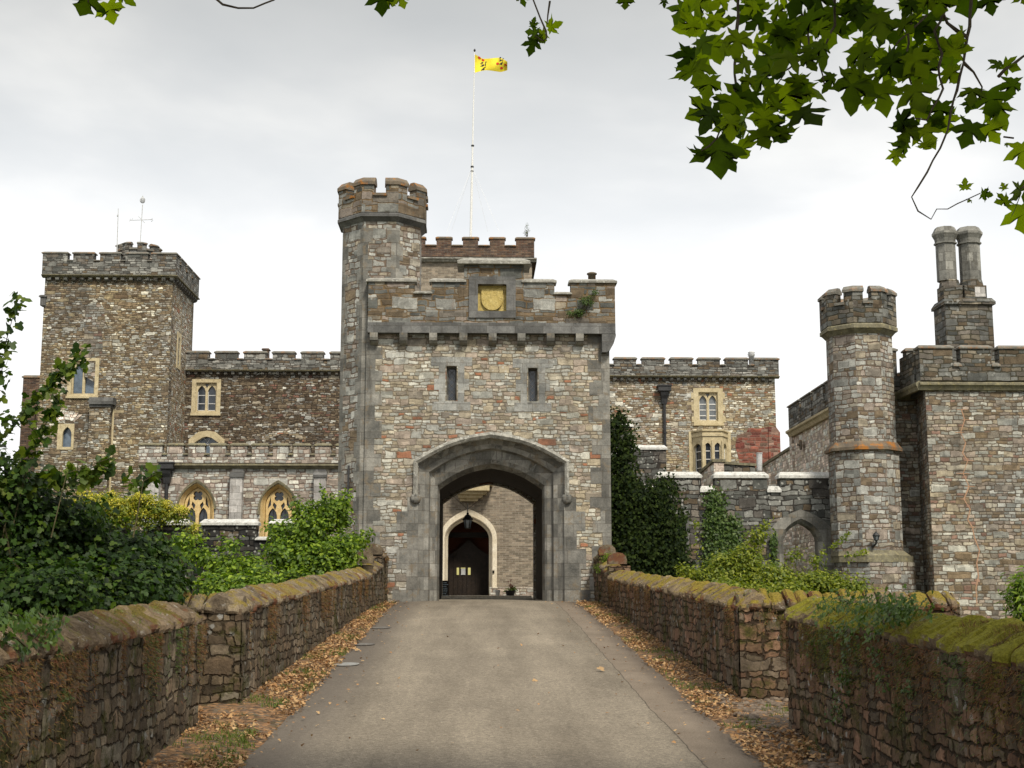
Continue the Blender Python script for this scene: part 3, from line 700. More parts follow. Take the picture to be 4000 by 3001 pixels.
# left octagonal turret
TY = G + .10; ap = (PX(1644,950,TY+1.3)-PX(1346,950,TY+1.3))/2; tcx = PX(1495,950,TY+ap); tcy = TY + ap
ztf = lambda py, y=TY-.15: PZ(1495, py, y)
tur = oct_turret(gh, tcx, tcy, ap, gzb, ztf(866,TY), ztf(828), ap+.16, ztf(766), ztf(722), ztf(697)+.05, M['turret'], M['dress2'], M['gate_top'], M['capo'], .34, .30)
qa = {6: MB(), 7: MB(), 0: MB()}; z = gzb; k = 0
ring = oct_ring(tcx, tcy, ap+.008)
while z < ztf(870,TY)-.4:                # dressed corner stones of the turret
    h = rnd.uniform(.36,.58)
    for ci in (6, 7, 0):
        c_ = Vector(ring[ci]); a_ = Vector(ring[(ci-1) % 8]); b_ = Vector(ring[(ci+1) % 8])
        w1, w2 = ((.16,.30),(.30,.16))[(k+ci) % 2]
        da, db = (a_-c_).normalized(), (b_-c_).normalized(); inn = (Vector((tcx,tcy))-c_).normalized()*.12
        qa[ci].prism([tuple(c_), tuple(c_+db*w2), tuple(c_+db*w2+inn), tuple(c_+inn), tuple(c_+da*w1+inn), tuple(c_+da*w1)], z, z+h-.004)
    z += h; k += 1
for s in qa: qa[s].build('quoins', M['dress'], tur)
m = MB(); m.box(FG, PX(1359,1880,G+.5), PX(1366,1880,G+.5), -.62, -.3, PZ(1363,1940,G), PZ(1363,1815,G)); m.build('drain_slot', M['lead'], tur)
m = MB(); m.lathe(P(2312,1088,G+1.2), [(.13,-.2),(.13,.12),(.17,.13),(.17,.17),(.1,.2)], 12); m.build('chimney_pot', M['capo'], gh, True)

# ================================================================== BRICK TOWER behind the gate, with the castle door
BT = 62.0; FB = FY(BT)
bt = thing('brick_tower', (PX(1880,2322,BT), BT, 1.75), 'brown brick tower with battlements and cream-arched door, seen through and above the gatehouse', 'tower')
bx0, bx1 = PX(1600,1040,BT), PX(2078,1040,BT); bzt = PZ(1860,1024,BT)
dc = PX(1829.5,2200,BT); dw = (PX(1910,2200,BT)-PX(1749,2200,BT))/2; dz0 = 1.7; dzs = PZ(1830,2105,BT); dza = PZ(1830,2030,BT)
m = MB(); m.plate(FB, rectl(bx0-3.0, bx1+.6, 1.0, PZ(1860,1700,BT)), [lancet(dc, dw*2+.2, 1.2, dzs, dza+.1, 10)], -.6, 0)
m.box(FB, bx0, bx1, -.6, 0, PZ(1860,1700,BT)+.001, bzt); m.box(FB, bx0, bx0+.4, -5, -.601, 1, bzt); m.box(FB, bx1-.4, bx1, -5, -.601, 1, bzt)
m.build('wall', M['brick'], bt)
string(bt, FB, bx0-.15, PX(2097,1010,BT-.3), .0, bzt-.02, PZ(1860,1003,BT-.2), .30, M['capw'], 'cornice')
mer = [(1590,1661),(1705,1764),(1808,1868),(1913,1972),(2016,2087)]
zb2 = PZ(1860,1003,BT-.1); parapet(bt, FB, crenel_px(BT-.15, mer, 960, PZ(1860,934,BT-.15)), .15, .35, zb2-.02, PZ(1860,962,BT-.15), M['brickdark'], M['capo'], .14, .08, .05)
m = MB(); F2 = Fr((bx1+.12, BT, 0), (0,1,0), (1,0,0)); m.box(F2, .2, 5, -.35, 0, zb2-.02, PZ(1860,962,BT)); m.box(F2, -.1, 5, -.5, .1, bzt-.02, zb2-.03); m.build('side_parapet', M['brickdark'], bt)
m = MB(); m.box(FB, bx0, bx1, -5, -.05, bzt-.3, bzt-.1); m.build('roof', M['roof'], bt)
# doorway
def lring(w, za, n=10): return lancet(dc, w*2, 1.5, dzs, za, n)
m = MB(); ow = (PX(1941,2200,BT)-PX(1718,2200,BT))/2
oA, oB, oC = lring(ow, PZ(1830,1989,BT)), lring(dw+.16, dza+.2), lring(dw, dza)
k = len(oA)
vs = [FB.p(u, .0, z) for u, z in oA] + [FB.p(u, .12, z) for u, z in oA] + [FB.p(u*.0+u, .10, z) for u, z in oB] + [FB.p(u, -.25, z) for u, z in oC]
for r in range(3): m.add(vs[r*k:(r+2)*k], [(i, (i+1) % k, k+(i+1) % k, k+i) for i in range(k)])
da_ = m.build('doorway', M['cream'], bt)
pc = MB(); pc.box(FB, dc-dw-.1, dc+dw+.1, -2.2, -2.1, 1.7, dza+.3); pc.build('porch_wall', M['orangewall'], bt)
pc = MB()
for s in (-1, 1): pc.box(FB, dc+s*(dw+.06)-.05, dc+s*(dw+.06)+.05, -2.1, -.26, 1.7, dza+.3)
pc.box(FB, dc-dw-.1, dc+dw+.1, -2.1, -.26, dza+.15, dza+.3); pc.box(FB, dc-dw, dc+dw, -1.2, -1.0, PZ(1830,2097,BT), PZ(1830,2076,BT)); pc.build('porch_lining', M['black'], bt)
ddo = MB(); zd = PZ(1830,2165,BT)
ddo.plate(FB, [(dc-dw, 1.7), (dc+dw, 1.7), (dc+dw, zd), (dc+dw*.5, zd+.30), (dc, PZ(1830,2100,BT)), (dc-dw*.5, zd+.30), (dc-dw, zd)], [], -1.9, -1.8)
for i in range(9): ddo.box(FB, dc-dw+.03+i*dw*2/9, dc-dw+.03+i*dw*2/9+.05, -1.8, -1.76, 1.75, zd-.1)
door = ddo.build('door', M['wood'], bt)
N_ = NT('lit_door_glass'); e_ = N_.n('ShaderNodeEmission'); e_.inputs[0].default_value = (.85,.75,.28,1); e_.inputs[1].default_value = .55; N_.t.links.new(e_.outputs[0], N_.out.inputs[0]); M['lit'] = N_.m
for a, b in ((1784,1793),(1828,1838)):
    q = MB(); q.box(FB, PX(a,2230,BT+1.7), PX(b,2230,BT+1.7), -1.758, -1.74, PZ(1830,2246,BT+1.7), PZ(1830,2218,BT+1.7)); q.build('lit_pane', M['lit'], door)
q = MB(); q.box(FB, PX(1801,2230,BT+1.7), PX(1818,2230,BT+1.7), -1.758, -1.74, PZ(1830,2246,BT+1.7), PZ(1830,2220,BT+1.7)); q.build('notice', M['metal'], door)
q = MB(); q.box(FB, PX(1800,2220,BT+1.7), PX(1818,2220,BT+1.7), -1.738, -1.73, PZ(1830,2221,BT+1.7), PZ(1830,2218,BT+1.7)); q.build('lit_strip', M['lit'], door)
m = MB(); m.box(FB, PX(1913,2300,BT-.15), bx1+.2, .001, .15, 1.5, PZ(1980,2300,BT-.15)); m.cap(FB, PX(1913,2300,BT-.15), bx1+.2, .001, .15, PZ(1980,2300,BT-.15)+.001, .06, .01, .03); m.build('plinth', M['chapel'], bt)
m = MB()
for i,(a,b,t,bo,d) in enumerate(((1782,1912,1896,1916,.95),(1786,1902,1917,1930,.72),(1790,1886,1931,1944,.5),(1796,1868,1945,1957,.3))):
    m.box(FB, PX(a,1930,BT-d), PX(b,1930,BT-d), .001, d, PZ(1840,bo,BT-d), PZ(1840,t,BT-d)-.005)
m.box(FB, PX(1782,1890,BT-.9), PX(1925,1890,BT-.9), .001, .9, PZ(1840,1895,BT-.9), PZ(1840,1760,BT-.9))
m.build('oriel_corbel', M['ham'], bt)
m = MB(); m.box(FB, PX(1924,2232,BT-.12), PX(1931,2232,BT-.12), .10, .15, PZ(1830,2240,BT-.1), PZ(1830,2229,BT-.1)); m.build('door_bell', M['black'], bt)

# threshold kerb inside the passage
tag(MB().build('kerb', None) if False else (lambda mm: (mm.box(FY(49.0), PX(1713,2330,49), PX(2075,2330,49), 0, .4, 1.6, PZ(1900,2327,49)), mm.build('kerb', M['cream']))[1])(MB()), kind='structure')

# lantern in the passage
lp = P(1827, 2002, 47.5)
ln = thing('hanging_lantern', lp, 'black glazed lantern hanging on chains inside the gatehouse arch', 'lantern')
s_ = 110.
def lz(py): return PZ(1827, py, 47.5)
q = MB(); q.lathe((lp.x, lp.y, 0), [(.03, lz(2003)), (.05, lz(2006)), (.03, lz(2009)), (.10, lz(2014)), (.13, lz(2022)), (.19, lz(2028)), (.19, lz(2031)), (.15, lz(2032))], 6); q.build('cap', M['lead'], ln)
q = MB()
for k in range(6):
    a = 2*math.pi*(k+.5)/6; q.tube([(lp.x+.155*math.sin(a), lp.y-.155*math.cos(a), lz(2032)), (lp.x+.10*math.sin(a), lp.y-.10*math.cos(a), lz(2063))], .012, 5)
q.lathe((lp.x, lp.y, 0), [(.11, lz(2065)), (.11, lz(2062))], 6); q.build('frame', M['lead'], ln)
q = MB(); q.lathe((lp.x, lp.y, 0), [(.095, lz(2062)), (.148, lz(2033))], 6); q.build('glass', glassm('lantern_glass', (.32,.38,.43), .3), ln)
q = MB(); top = (lp.x, lp.y, lz(1966)); q.tube([(lp.x, lp.y, lz(2004)), top], .02, 5); q.build('rod', M['metal'], ln)
for a, b in ((1755,1925),(1905,1925)):
    q = MB(); q.tube([(lp.x, lp.y, lz(1990)), P(a, b, 47.5)], .010, 4); q.build('chain', M['lead'], ln)

# chalkboard, bucket, planter
def atx(px, Y): return PX(px, 2322, Y)
Yb = 50.5; zf = road_z(Yb)
cb = thing('chalkboard', (atx(1735,Yb), Yb, zf), 'black chalkboard with handwritten lines leaning by the cream doorway', 'chalkboard')
q = MB(); x0, x1 = atx(1718,Yb), atx(1750,Yb); H_ = PZ(1730,2268,Yb)-zf
q.add([(x0-.05,Yb-.1,zf),(x1+.05,Yb-.1,zf),(x1,Yb+.12,zf+H_),(x0,Yb+.12,zf+H_),(x0-.05,Yb-.07,zf),(x1+.05,Yb-.07,zf),(x1,Yb+.15,zf+H_),(x0,Yb+.15,zf+H_)], [(0,1,2,3),(4,5,6,7),(0,1,5,4),(1,2,6,5),(2,3,7,6),(3,0,4,7)])
q.build('board', M['wood'], cb)
rr = random.Random(2); M['chalk'] = plain('pale_blue_chalk', (.35,.5,.62), (.5,.62,.7), 8)
for r_ in range(8):
    q = MB()
    t = .12 + r_*.105; yy = Yb-.1+.22*t-.008; z = zf+H_*t; x = x0+.02
    while x < x1-.06:
        w = rr.uniform(.02,.06); q.add([(x,yy,z),(x+w,yy,z),(x+w,yy+.004,z+.025),(x,yy+.004,z+.025)], [(0,1,2,3)]); x += w+.015
    q.build('chalk_line', M['chalk'], cb)
Yk = 51.5; zf = road_z(Yk); q = MB(); q.lathe((atx(1944,Yk), Yk, zf), [(.055,0),(.10,.29),(.11,.30),(.09,.29),(.05,.02)], 16)
bk = q.build('bucket', M['pale'], None, True); tag(bk, 'small white bucket on the floor right of the cream doorway', 'bucket')
pl = thing('planter', (atx(1993,Yk), Yk, zf), 'dark round planter with trailing greenery and red shoots beyond the arch', 'planter')
q = MB(); q.lathe((atx(1993,Yk), Yk, zf), [(.13,0),(.19,.26),(.21,.28),(.17,.28),(.1,.24)], 16); q.build('pot', M['lead'], pl, True)

# flagpole and flag
FPY = 64.5; b0, b1 = P(1838,960,FPY), P(1854,200,FPY)
fp = thing('flagpole', b0, 'tall white flagpole with guy wires rising above the brick tower', 'flagpole')
ax = (b1-b0)
q = MB(); q.tube([b0, b0+ax*.42, b0+ax*.42, b0+ax*.50, b1], [.062,.055,.045,.04,.022], 10); q.build('pole', M['pale'], fp)
for a, b in ((.396,.403),(.376,.379),(.505,.511)): q = MB(); q.tube([b0+ax*a, b0+ax*b], .08, 8); q.build('collar', M['lead'], fp)
q = MB(); q.lathe(b1, [(.02,-.05),(.06,.02),(.05,.08),(.01,.12)], 10); q.build('finial', M['lead'], fp, True)
for tx, ty in ((1745,905),(1765,900),(1905,905),(1950,905)):
    q = MB(); q.tube([b0+ax*.40, P(tx,ty,FPY+(1 if tx in (1765,1905) else -.8))], .005, 4); q.build('guy_wire', M['pale'], fp)
flm = plain('yellow_flag_cloth', (.72,.58,.03), (.80,.66,.05), 3, rough=.8, bstr=.1)
fl = thing('flag', P(1855,250,FPY), 'yellow heraldic flag with red discs and black lions flying from the flagpole', 'flag')
def flagp(a, b, off=0):            # a along 0..1, b down 0..1
    top = 212 + 16*min(1, a*4) + 2*math.sin(a*6); bot = 285 - 6*min(1, a*3) - 4*math.sin(a*5)
    if a > .8: top += (a-.8)*70; bot -= (a-.8)*40
    return P(1855 + 127*a, top + (bot-top)*b, FPY + .22*math.sin(a*9) * a + .12*math.sin(b*3+a*5)+off)
nu, nv = 36, 14
vs = [flagp(i/nu, j/nv) for j in range(nv+1) for i in range(nu+1)]
q = MB(); q.add(vs, [(j*(nu+1)+i, j*(nu+1)+i+1, (j+1)*(nu+1)+i+1, (j+1)*(nu+1)+i) for j in range(nv) for i in range(nu)]); q.build('cloth', flm, fl, True)
redm = plain('red_flag_disc', (.55,.03,.02), (.62,.05,.03), 3, bstr=.1); blm = plain('black_flag_figure', (.02,.02,.03), (.03,.03,.04), 3, bstr=.1)
def dot(a, b, ra, rb, mat, name):
    q = MB(); 
    for s in (-.012, .012):
        ring_ = [flagp(a, b, s)] + [flagp(min(1,a+ra*math.cos(t*.5236)), b+rb*math.sin(t*.5236), s) for t in range(12)]
        q.add(ring_, [(0, 1+i, 1+(i+1) % 12) for i in range(12)])
    q.build(name, mat, fl)
for a, b in ((.14,.07),(.25,.12),(.70,.42),(.82,.72),(.94,.42)): dot(a, b, .045, .09, redm, 'red_disc')
def lion(a0, b0_, s):
    q = MB()
    for (x, y, ra, rb, th) in ((0,0,.05,.05,.4),(-.02,-.13,.035,.04,0),(.04,.13,.05,.04,.9),(-.05,.05,.045,.02,-.6),(-.055,-.06,.04,.02,.2),(.02,.2,.03,.06,0),(-.03,.22,.025,.05,.5),(.075,-.05,.015,.13,.3),(.095,-.17,.03,.02,0)):
        for sd in (-.012, .012):
            r_ = [flagp(a0+x*s, b0_+y*s*1.6, sd)] + [flagp(a0+(x+ra*math.cos(t*.7854+th))*s, b0_+(y+rb*math.sin(t*.7854))*s*1.6, sd) for t in range(8)]
            q.add(r_, [(0, 1+i, 1+(i+1) % 8) for i in range(8)])
    q.build('black_lion', blm, fl)
lion(.25, .55, 1.0); lion(.80, .16, .8)
BASE = -2.6
# ================================================================== LEFT TOWER
LT = 60.0; FL = FY(LT); TP = .22
lt = thing('castle_tower', (PX(420,2100,LT), LT, BASE), 'tall square rubble tower with battlements and yellow stone windows at the far left', 'tower')
tx0, tx1 = PX(165,1300,LT), PX(667,1300,LT); tzt = PZ(420,1085,LT)
TD = 4.6
m = MB(); hl = []
lw = []
for (a,b,t,bo,g) in ((265,386,1399,1548,'glassb'),(224,289,1656,1757,'glassb')):
    lw.append((PX(a,(t+bo)/2,LT), PX(b,(t+bo)/2,LT), PZ(300,bo,LT), PZ(300,t,LT)))
    q = lw[-1]; hl.append(rectl(q[0]+.04,q[1]-.04,q[2]+.03,q[3]-.04))
m.plate(FL, rectl(tx0, tx1, BASE, tzt), hl, -.5, 0)
m.box(FL, tx0, tx0+.5, -TD, -.501, BASE, tzt); m.box(FL, tx0+.501, tx1, -TD, -TD+.5, BASE, tzt)
m.build('wall', M['tower'], lt)
FR = Fr((tx1, LT, 0), (0,1,0), (1,0,0))       # right side wall: u = depth behind the front
m = MB(); m.box(FR, .501, TD-.501, -.5, 0, BASE, tzt); m.build('side_wall', M['right'], lt)
q = lw[0]; two_light(lt, FL, *q, 0, M['ham'], M['glassb'], 2, None, .17, False)
q = lw[1]; f = MB(); f.plate(FL, rectl(*q), [lancet((q[0]+q[1])/2+.06, .40, q[2]+.12, q[3]-.5, q[3]-.14, 4)], -.12, .02)
w_ = f.build('window', M['ham'], lt); f = MB(); f.box(FL, q[0]+.02, q[1]-.02, -.25, -.2, q[2]+.05, q[3]-.05); f.build('pane', M['glassb'], w_)
f = MB()
for k in range(-3, 4): 
    a = k*.24; f.plate(FL, [((q[0]+q[1])/2+math.sin(a)*.5-.06*math.cos(a), q[3]-.12+math.cos(a)*.3), ((q[0]+q[1])/2+math.sin(a)*.5+.06*math.cos(a), q[3]-.12+math.cos(a)*.3), ((q[0]+q[1])/2+math.sin(a)*.95+.10*math.cos(a), q[3]-.05+math.cos(a)*.62), ((q[0]+q[1])/2+math.sin(a)*.95-.10*math.cos(a), q[3]-.05+math.cos(a)*.62)], [], -.05, .015)
f.build('relieving_arch', M['sidewall'], lt)
f = MB(); pp = [(325,1225),(345,1188),(385,1178),(405,1200),(412,1260),(398,1300),(402,1360),(392,1420),(380,1500),(330,1470),(322,1380),(330,1300)]
f.plate(FL, [(PX(a,b,LT), PZ(a,b,LT)) for a, b in pp[::-1]], [], -.05, .006); f.build('repair_patch', M['block'], lt)
# side window strip
f = MB(); f.plate(FR, rectl(1.3, 2.1, PZ(700,1440,LT+1.6), PZ(700,1300,LT+1.6)), [lancet(1.7, .35, PZ(700,1425,LT+1.6), PZ(700,1335,LT+1.6), PZ(700,1315,LT+1.6), 4)], -.1, .03); w_ = f.build('window', M['ham'], lt)
f = MB(); f.box(FR, 1.4, 2.0, -.09, -.06, PZ(700,1436,LT+1.6), PZ(700,1304,LT+1.6)); f.build('pane', M['glass'], w_)
# battlements
zs0, zs1 = PZ(420,1083,LT-TP), PZ(420,1071,LT-TP)
u0, u1 = PX(165,1050,LT-TP), PX(688,1050,LT-TP)
string(lt, FL, u0-.02, u1+.02, .0, zs0, zs1, TP+.07, M['string'])
FRp = Fr((u1, LT-TP, 0), (0,1,0), (1,0,0)); DS = TD+2*TP
string(lt, FRp, -.02, DS, -.25, zs0, zs1, .25+.07, M['string'])
corbels(lt, FL, [PX(x,1090,LT-TP) for x in range(190, 680, 32)], 0, PZ(420,1101,LT-.1), .16, zs0-PZ(420,1101,LT-.1), TP, M['par'])
corbels(lt, FR, [(.2 + k*.42) for k in range(11)], 0, PZ(420,1101,LT-.1), .16, zs0-PZ(420,1101,LT-.1), TP, M['par'])
zt, zc = PZ(420,992,LT-TP), PZ(420,1020,LT-TP)
parapet(lt, FL, crenel_px(LT-TP, [(167,264),(286,368),(391,472),(491,578),(595,689)], 1000, zt), TP, .35, zs1-.01, zc, M['par'], M['cap'], .12, .06, .05)
parapet(lt, FRp, [(.36,.7,zt),(.7,1.0,None),(1.0,2.0,zt),(2.0,2.3,None),(2.3,3.3,zt),(3.3,3.6,None),(3.6,DS,zt)], 0, .35, zs1-.01, zc, M['par'], M['cap'], .12, .06, .05)
FBk = Fr((u1, LT+TD+TP, 0), (-1,0,0), (0,1,0)); parapet(lt, FBk, [(.36,1.6,zt),(1.6,1.9,None),(1.9,3.2,zt),(3.2,3.5,None),(3.5,u1-u0,zt)], 0, .3, zs1-.01, zc, M['par'], M['cap'], .12, .06, .05)
m = MB(); m.box(FL, tx0, tx1, -TD, 0, tzt+.001, tzt+.1); m.build('roof', M['roof'], lt)
# stair turret on its roof
sy = LT+3.0; sap = (PX(620,980,sy-1)-PX(466,980,sy-1))/2; scx = PX(543,980,sy)
oct_turret(lt, scx, sy, sap, tzt, PZ(543,1010,sy-sap), PZ(543,1004,sy-sap), sap+.05, PZ(543,976,sy-sap), PZ(543,953,sy-sap), PZ(543,944,sy-sap), M['par'], M['cap'], M['par'], M['cap'], .40, .25)
m = MB(); m.box(FL, tx0-.14, tx0+.1, -.3, .1, PZ(170,1195,LT), PZ(170,1162,LT)); m.cap(FL, tx0-.16, tx0+.1, -.3, .12, PZ(170,1162,LT), .1, .04, .03); m.build('spout', M['dress2'], lt)
# projecting stub of an older buttress
m = MB(); u0, u1 = PX(356,1700,LT), PX(436,1700,LT); m.box(FL, u0, u1, .001, .45, BASE, PZ(400,1590,LT-.45)); b_ = m.build('buttress', M['tower'], lt)
m = MB(); m.box(FL, PX(349,1570,LT-.5), PX(443,1570,LT-.5), .001, .58, PZ(400,1580,LT-.5), PZ(400,1553,LT-.5)); m.box(FL, u0-.02, u1+.02, .001, .5, PZ(400,1590,LT-.5), PZ(400,1581,LT-.5)); m.build('coping', M['dress2'], b_)
m = MB(); m.tube([FL.p(u1+.05, .08, BASE), FL.p(u1+.05, .08, PZ(400,1600,LT))], .05, 6); m.build('drainpipe', M['ham'], lt)

# weathervane and mast
wv = P(548,945,sy); ww = thing('weathervane', wv, 'thin weathervane with pointer arms and an openwork ball above the left tower', 'weathervane')
q = MB(); t_ = P(557,800,sy); q.tube([wv, t_], .022, 6); q.build('rod', M['metal'], ww)
q = MB(); c_ = P(554,859,sy); q.tube([P(508,861,sy), P(596,858,sy)], .016, 5); q.tube([P(540,845,sy), P(566,872,sy)], .014, 5)
q.tube([P(506,866,sy), P(509,855,sy), P(516,861,sy), P(519,852,sy)], .014, 4); q.tube([P(596,853,sy), P(590,857,sy), P(597,862,sy), P(590,866,sy)], .014, 4); q.build('compass_arm', M['metal'], ww)
q = MB(); bc = P(557,783,sy); br_ = .12
for k in range(4):
    a = k*math.pi/4; q.tube([bc+Vector((br_*math.cos(t*.5236)*math.cos(a), br_*math.cos(t*.5236)*math.sin(a), br_*1.15*math.sin(t*.5236))) for t in range(13)], .014, 4)
for z in (-.06, .03, .08): q.tube([bc+Vector((math.sqrt(br_**2-z*z)*math.cos(t*.5236), math.sqrt(br_**2-z*z)*math.sin(t*.5236), z)) for t in range(13)], .014, 4)
q.tube([bc+Vector((0,0,.12)), bc+Vector((0,0,.22))], .03, 5); q.build('ball', M['metal'], ww)
am = MB(); am.tube([P(456,1000,LT+2), P(461,850,LT+2), P(462,815,LT+2)], [.03,.022,.016], 6); am.tube([P(459.5,846,LT+2), P(460,840,LT+2)], .045, 6)
tag(am.build('aerial_mast', M['metal']), 'thin bare aerial mast left of the weathervane', 'mast')

# brown brick building peeping out behind the far left edge of the tower
sb = thing('brick_building', (PX(110,2000,66), 66, BASE), 'plain brown brick block at the far left behind the square tower', 'building')
m = MB(); F_ = FY(66); m.box(F_, PX(84,1600,66), PX(260,1600,66), -4, 0, BASE, PZ(110,1476,66)); m.build('wall', M['brickdark'], sb)
m = MB(); m.cap(F_, PX(84,1600,66), PX(260,1600,66), -4, 0, PZ(110,1476,66)+.001, .15, .06, .1); m.build('coping', M['cap'], sb)

# ================================================================== a wing with cornice and corbels
def wing(name, label, Y, xl, xr, mer, py_top, py_cr, py_s0, py_s1, py_cb, cstep, c0, mat, holes, extra_l=None, cw=.14, proj=.2, depth=6, matp=None, strmat='string'):
    F = FY(Y); t = thing(name, (PX((xl+xr)/2,2000,Y), Y, BASE), label, 'castle wing')
    u0, u1 = PX(xl,1600,Y), PX(xr,1600,Y); zt = PZ(1000,py_s0,Y)+.1
    m = MB(); m.plate(F, rectl(u0, u1, BASE, zt), holes, -.5, 0); m.box(F, u0, u0+.5, -depth, -.501, BASE, zt); m.box(F, u1-.5, u1, -depth, -.501, BASE, zt); m.build('wall', mat, t)
    Yp = Y-proj
    up0, up1 = PX(mer[0][0],py_s0,Yp), PX(mer[-1][1],py_s0,Yp)
    z0, z1 = PZ(1000,py_s0,Yp), PZ(1000,py_s1,Yp)
    string(t, F, up0-.05, up1+.05, 0, z0, z1, proj+.08, M[strmat])
    if cstep: corbels(t, F, [PX(x,py_s0,Yp) for x in np.arange(c0, mer[-1][1]-6, cstep)], 0, PZ(1000,py_cb,Yp), cw, z0-PZ(1000,py_cb,Yp), proj, M['par'])
    parapet(t, F, crenel_px(Yp, mer, (py_top+py_cr)/2, PZ(1000,py_top+9,Yp)), proj, .35, z1-.01, PZ(1000,py_cr,Yp), matp or M['par'], M['cap'], PZ(1000,py_top,Yp)-PZ(1000,py_top+9,Yp)+.02, .07, .05)
    m = MB(); m.box(F, u0, u1, -depth, -.05, zt+.001, zt+.1); m.build('roof', M['roof'], t)
    return t, F
# LEFT RANGE
LR = 63.5
def rpx(Y, a, b, t, bo): return (PX(a,(t+bo)/2,Y), PX(b,(t+bo)/2,Y), PZ((a+b)/2,bo,Y), PZ((a+b)/2,t,Y))
w1 = rpx(LR,749,862,1482,1616); la = rpx(LR,737,877,1683,1790)
hole2 = [(la[0]+.08, la[2]+.1), (la[1]-.08, la[2]+.1), (la[1]-.08, la[3]-.45), (la[1]-.5, la[3]-.12), ((la[0]+la[1])/2, la[3]-.05), (la[0]+.5, la[3]-.12), (la[0]+.08, la[3]-.45)]
wl, FW = wing('west_wing', 'dark brown rubble wing with battlements between the left tower and the gatehouse', LR, 690, 1420,
    [(700,816),(840,928),(953,1041),(1065,1152),(1177,1264),(1290,1400)], 1371, 1405, 1452, 1443, 1466, 29, 735, M['range'],
    [rectl(w1[0]+.04,w1[1]-.04,w1[2]+.03,w1[3]-.04), hole2])
two_light(wl, FW, *w1, 0, M['ham'], M['glass'], 2, M['metal'], .2, False)
f = MB(); arc = lambda r, dz: [(la[0]-r, la[2]), (la[1]+r, la[2]), (la[1]+r, la[3]-.42+dz), (la[1]-.45, la[3]-.06+dz), ((la[0]+la[1])/2, la[3]+dz), (la[0]+.45, la[3]-.06+dz), (la[0]-r, la[3]-.42+dz)]
inn = [(la[0]+.22, la[2]+.1), (la[1]-.22, la[2]+.1), (la[1]-.22, la[3]-.62), (la[1]-.62, la[3]-.34), ((la[0]+la[1])/2, la[3]-.28), (la[0]+.62, la[3]-.34), (la[0]+.22, la[3]-.62)]
f.plate(FW, arc(0, 0), [inn], -.3, .04); wa = f.build('window', M['ham'], wl)
f = MB(); f.box(FW, la[0]+.1, la[1]-.1, -.29, -.25, la[2]+.02, la[3]-.2); f.build('pane', M['glassb'], wa)
f = MB(); uu = la[0]+.22; W_ = (la[1]-la[0]-.44)/3
for k in range(3):
    for s in (0, 1):
        a, b = (uu+k*W_, uu+(k+1)*W_) if s == 0 else (uu+(k+1)*W_, uu+k*W_)
        f.tube([FW.p(a+(b-a)*t/6, -.235, la[3]-.95+.62*math.sin(t/6*1.45)) for t in range(7)], .022, 4)
f.box(FW, uu, la[1]-.22, -.25, -.22, la[3]-.66, la[3]-.62)
f.build('glazing_bar', M['metal'], wa)
f = MB()
for i in range(13):
    a = -1 + 2*i/12; x = PX(1035+150/2+a*78, 1700, LR)
    z = PZ(1110, 1684 + 32*abs(a)**1.4, LR); f.plate(FW, [(x-.08, z-.14), (x+.09, z-.12), (x+.08, z+.13), (x-.10, z+.12)], [], -.05, .02+.006*(i % 2))
f.build('relieving_arch', M['right'], wl)
f = MB(); f.box(FW, PX(1027,1390,LR+1), PX(1049,1390,LR+1), -1.3, -.9, PZ(1038,1440,LR+1), PZ(1038,1368,LR+1)); f.cap(FW, PX(1025,1390,LR+1), PX(1051,1390,LR+1), -1.32, -.88, PZ(1038,1368,LR+1)+.001, .08, .03, .04); f.build('chimney', M['brickdark'], wl)

# CHAPEL
CH = 56.0; FC = FY(CH)
ch = thing('chapel_wing', (PX(930,2200,CH), CH, BASE), 'low pale-stone chapel wing with two golden pointed tracery windows and battlements', 'chapel')
u0, u1 = PX(552,1950,CH), PX(1420,1950,CH); zt = PZ(900,1826,CH)
cw = [((692+844)/2, 1874), ((1011+1164)/2-1, 1876)]
def cwin(xc, top, wpx, sy):
    return lancet(PX(xc,1950,CH), wpx/5200*CH, PZ(900,2190,CH), PZ(900,sy,CH), PZ(900,top,CH), 9)
m = MB(); m.plate(FC, rectl(u0, u1, BASE, zt), [cwin(x, t+16, 128, 1975) for x, t in cw], -.6, 0)
m.box(FC, u0, u0+.5, -3.4, -.601, BASE, zt)
m.build('wall', M['chapel'], ch)
string(ch, FC, PX(540,1820,CH-.25), u1, 0, PZ(900,1830,CH-.2), PZ(900,1808,CH-.2), .25, M['string'])
gaps = [644,726,810,892,975,1057,1137,1221,1302]
mer = []; a = 543
for g_ in gaps: mer.append((a, g_-10)); a = g_+10
mer.append((a, 1400))
parapet(ch, FC, crenel_px(CH-.15, mer, 1750, PZ(900,1741,CH-.15)), .15, .35, PZ(900,1809,CH-.15), PZ(900,1778,CH-.15), M['chapel'], M['string'], PZ(900,1732,CH-.15)-PZ(900,1741,CH-.15)+.02, .08, .05)
m = MB(); m.box(FC, u0, u1, -6, -.3, zt+.001, zt+.1); m.build('roof', M['roof'], ch)
for a, b in ((579,629),(905,952),(1230,1275)):
    m = MB(); x0, x1 = PX(a,1900,CH), PX(b,1900,CH); zz = PZ(900,1853,CH-.4)
    m.box(FC, x0, x1, .001, .4, BASE, zz-.12); m.box(FC, x0+.02, x1-.02, .001, .06, zz-.12, PZ(900,1832,CH)); b_ = m.build('buttress', M['pale_ash'], ch)
    m = MB(); v_ = [FC.p(u, d, z) for u in (x0-.04, x1+.04) for d, z in ((.061, zz-.1), (.46, zz-.12), (.46, zz-.02), (.061, zz+.16))]; m.add(v_, [(0,1,2,3),(4,5,6,7),(0,1,5,4),(1,2,6,5),(2,3,7,6),(3,0,4,7)]); m.build('weathering', M['dress2'], b_)
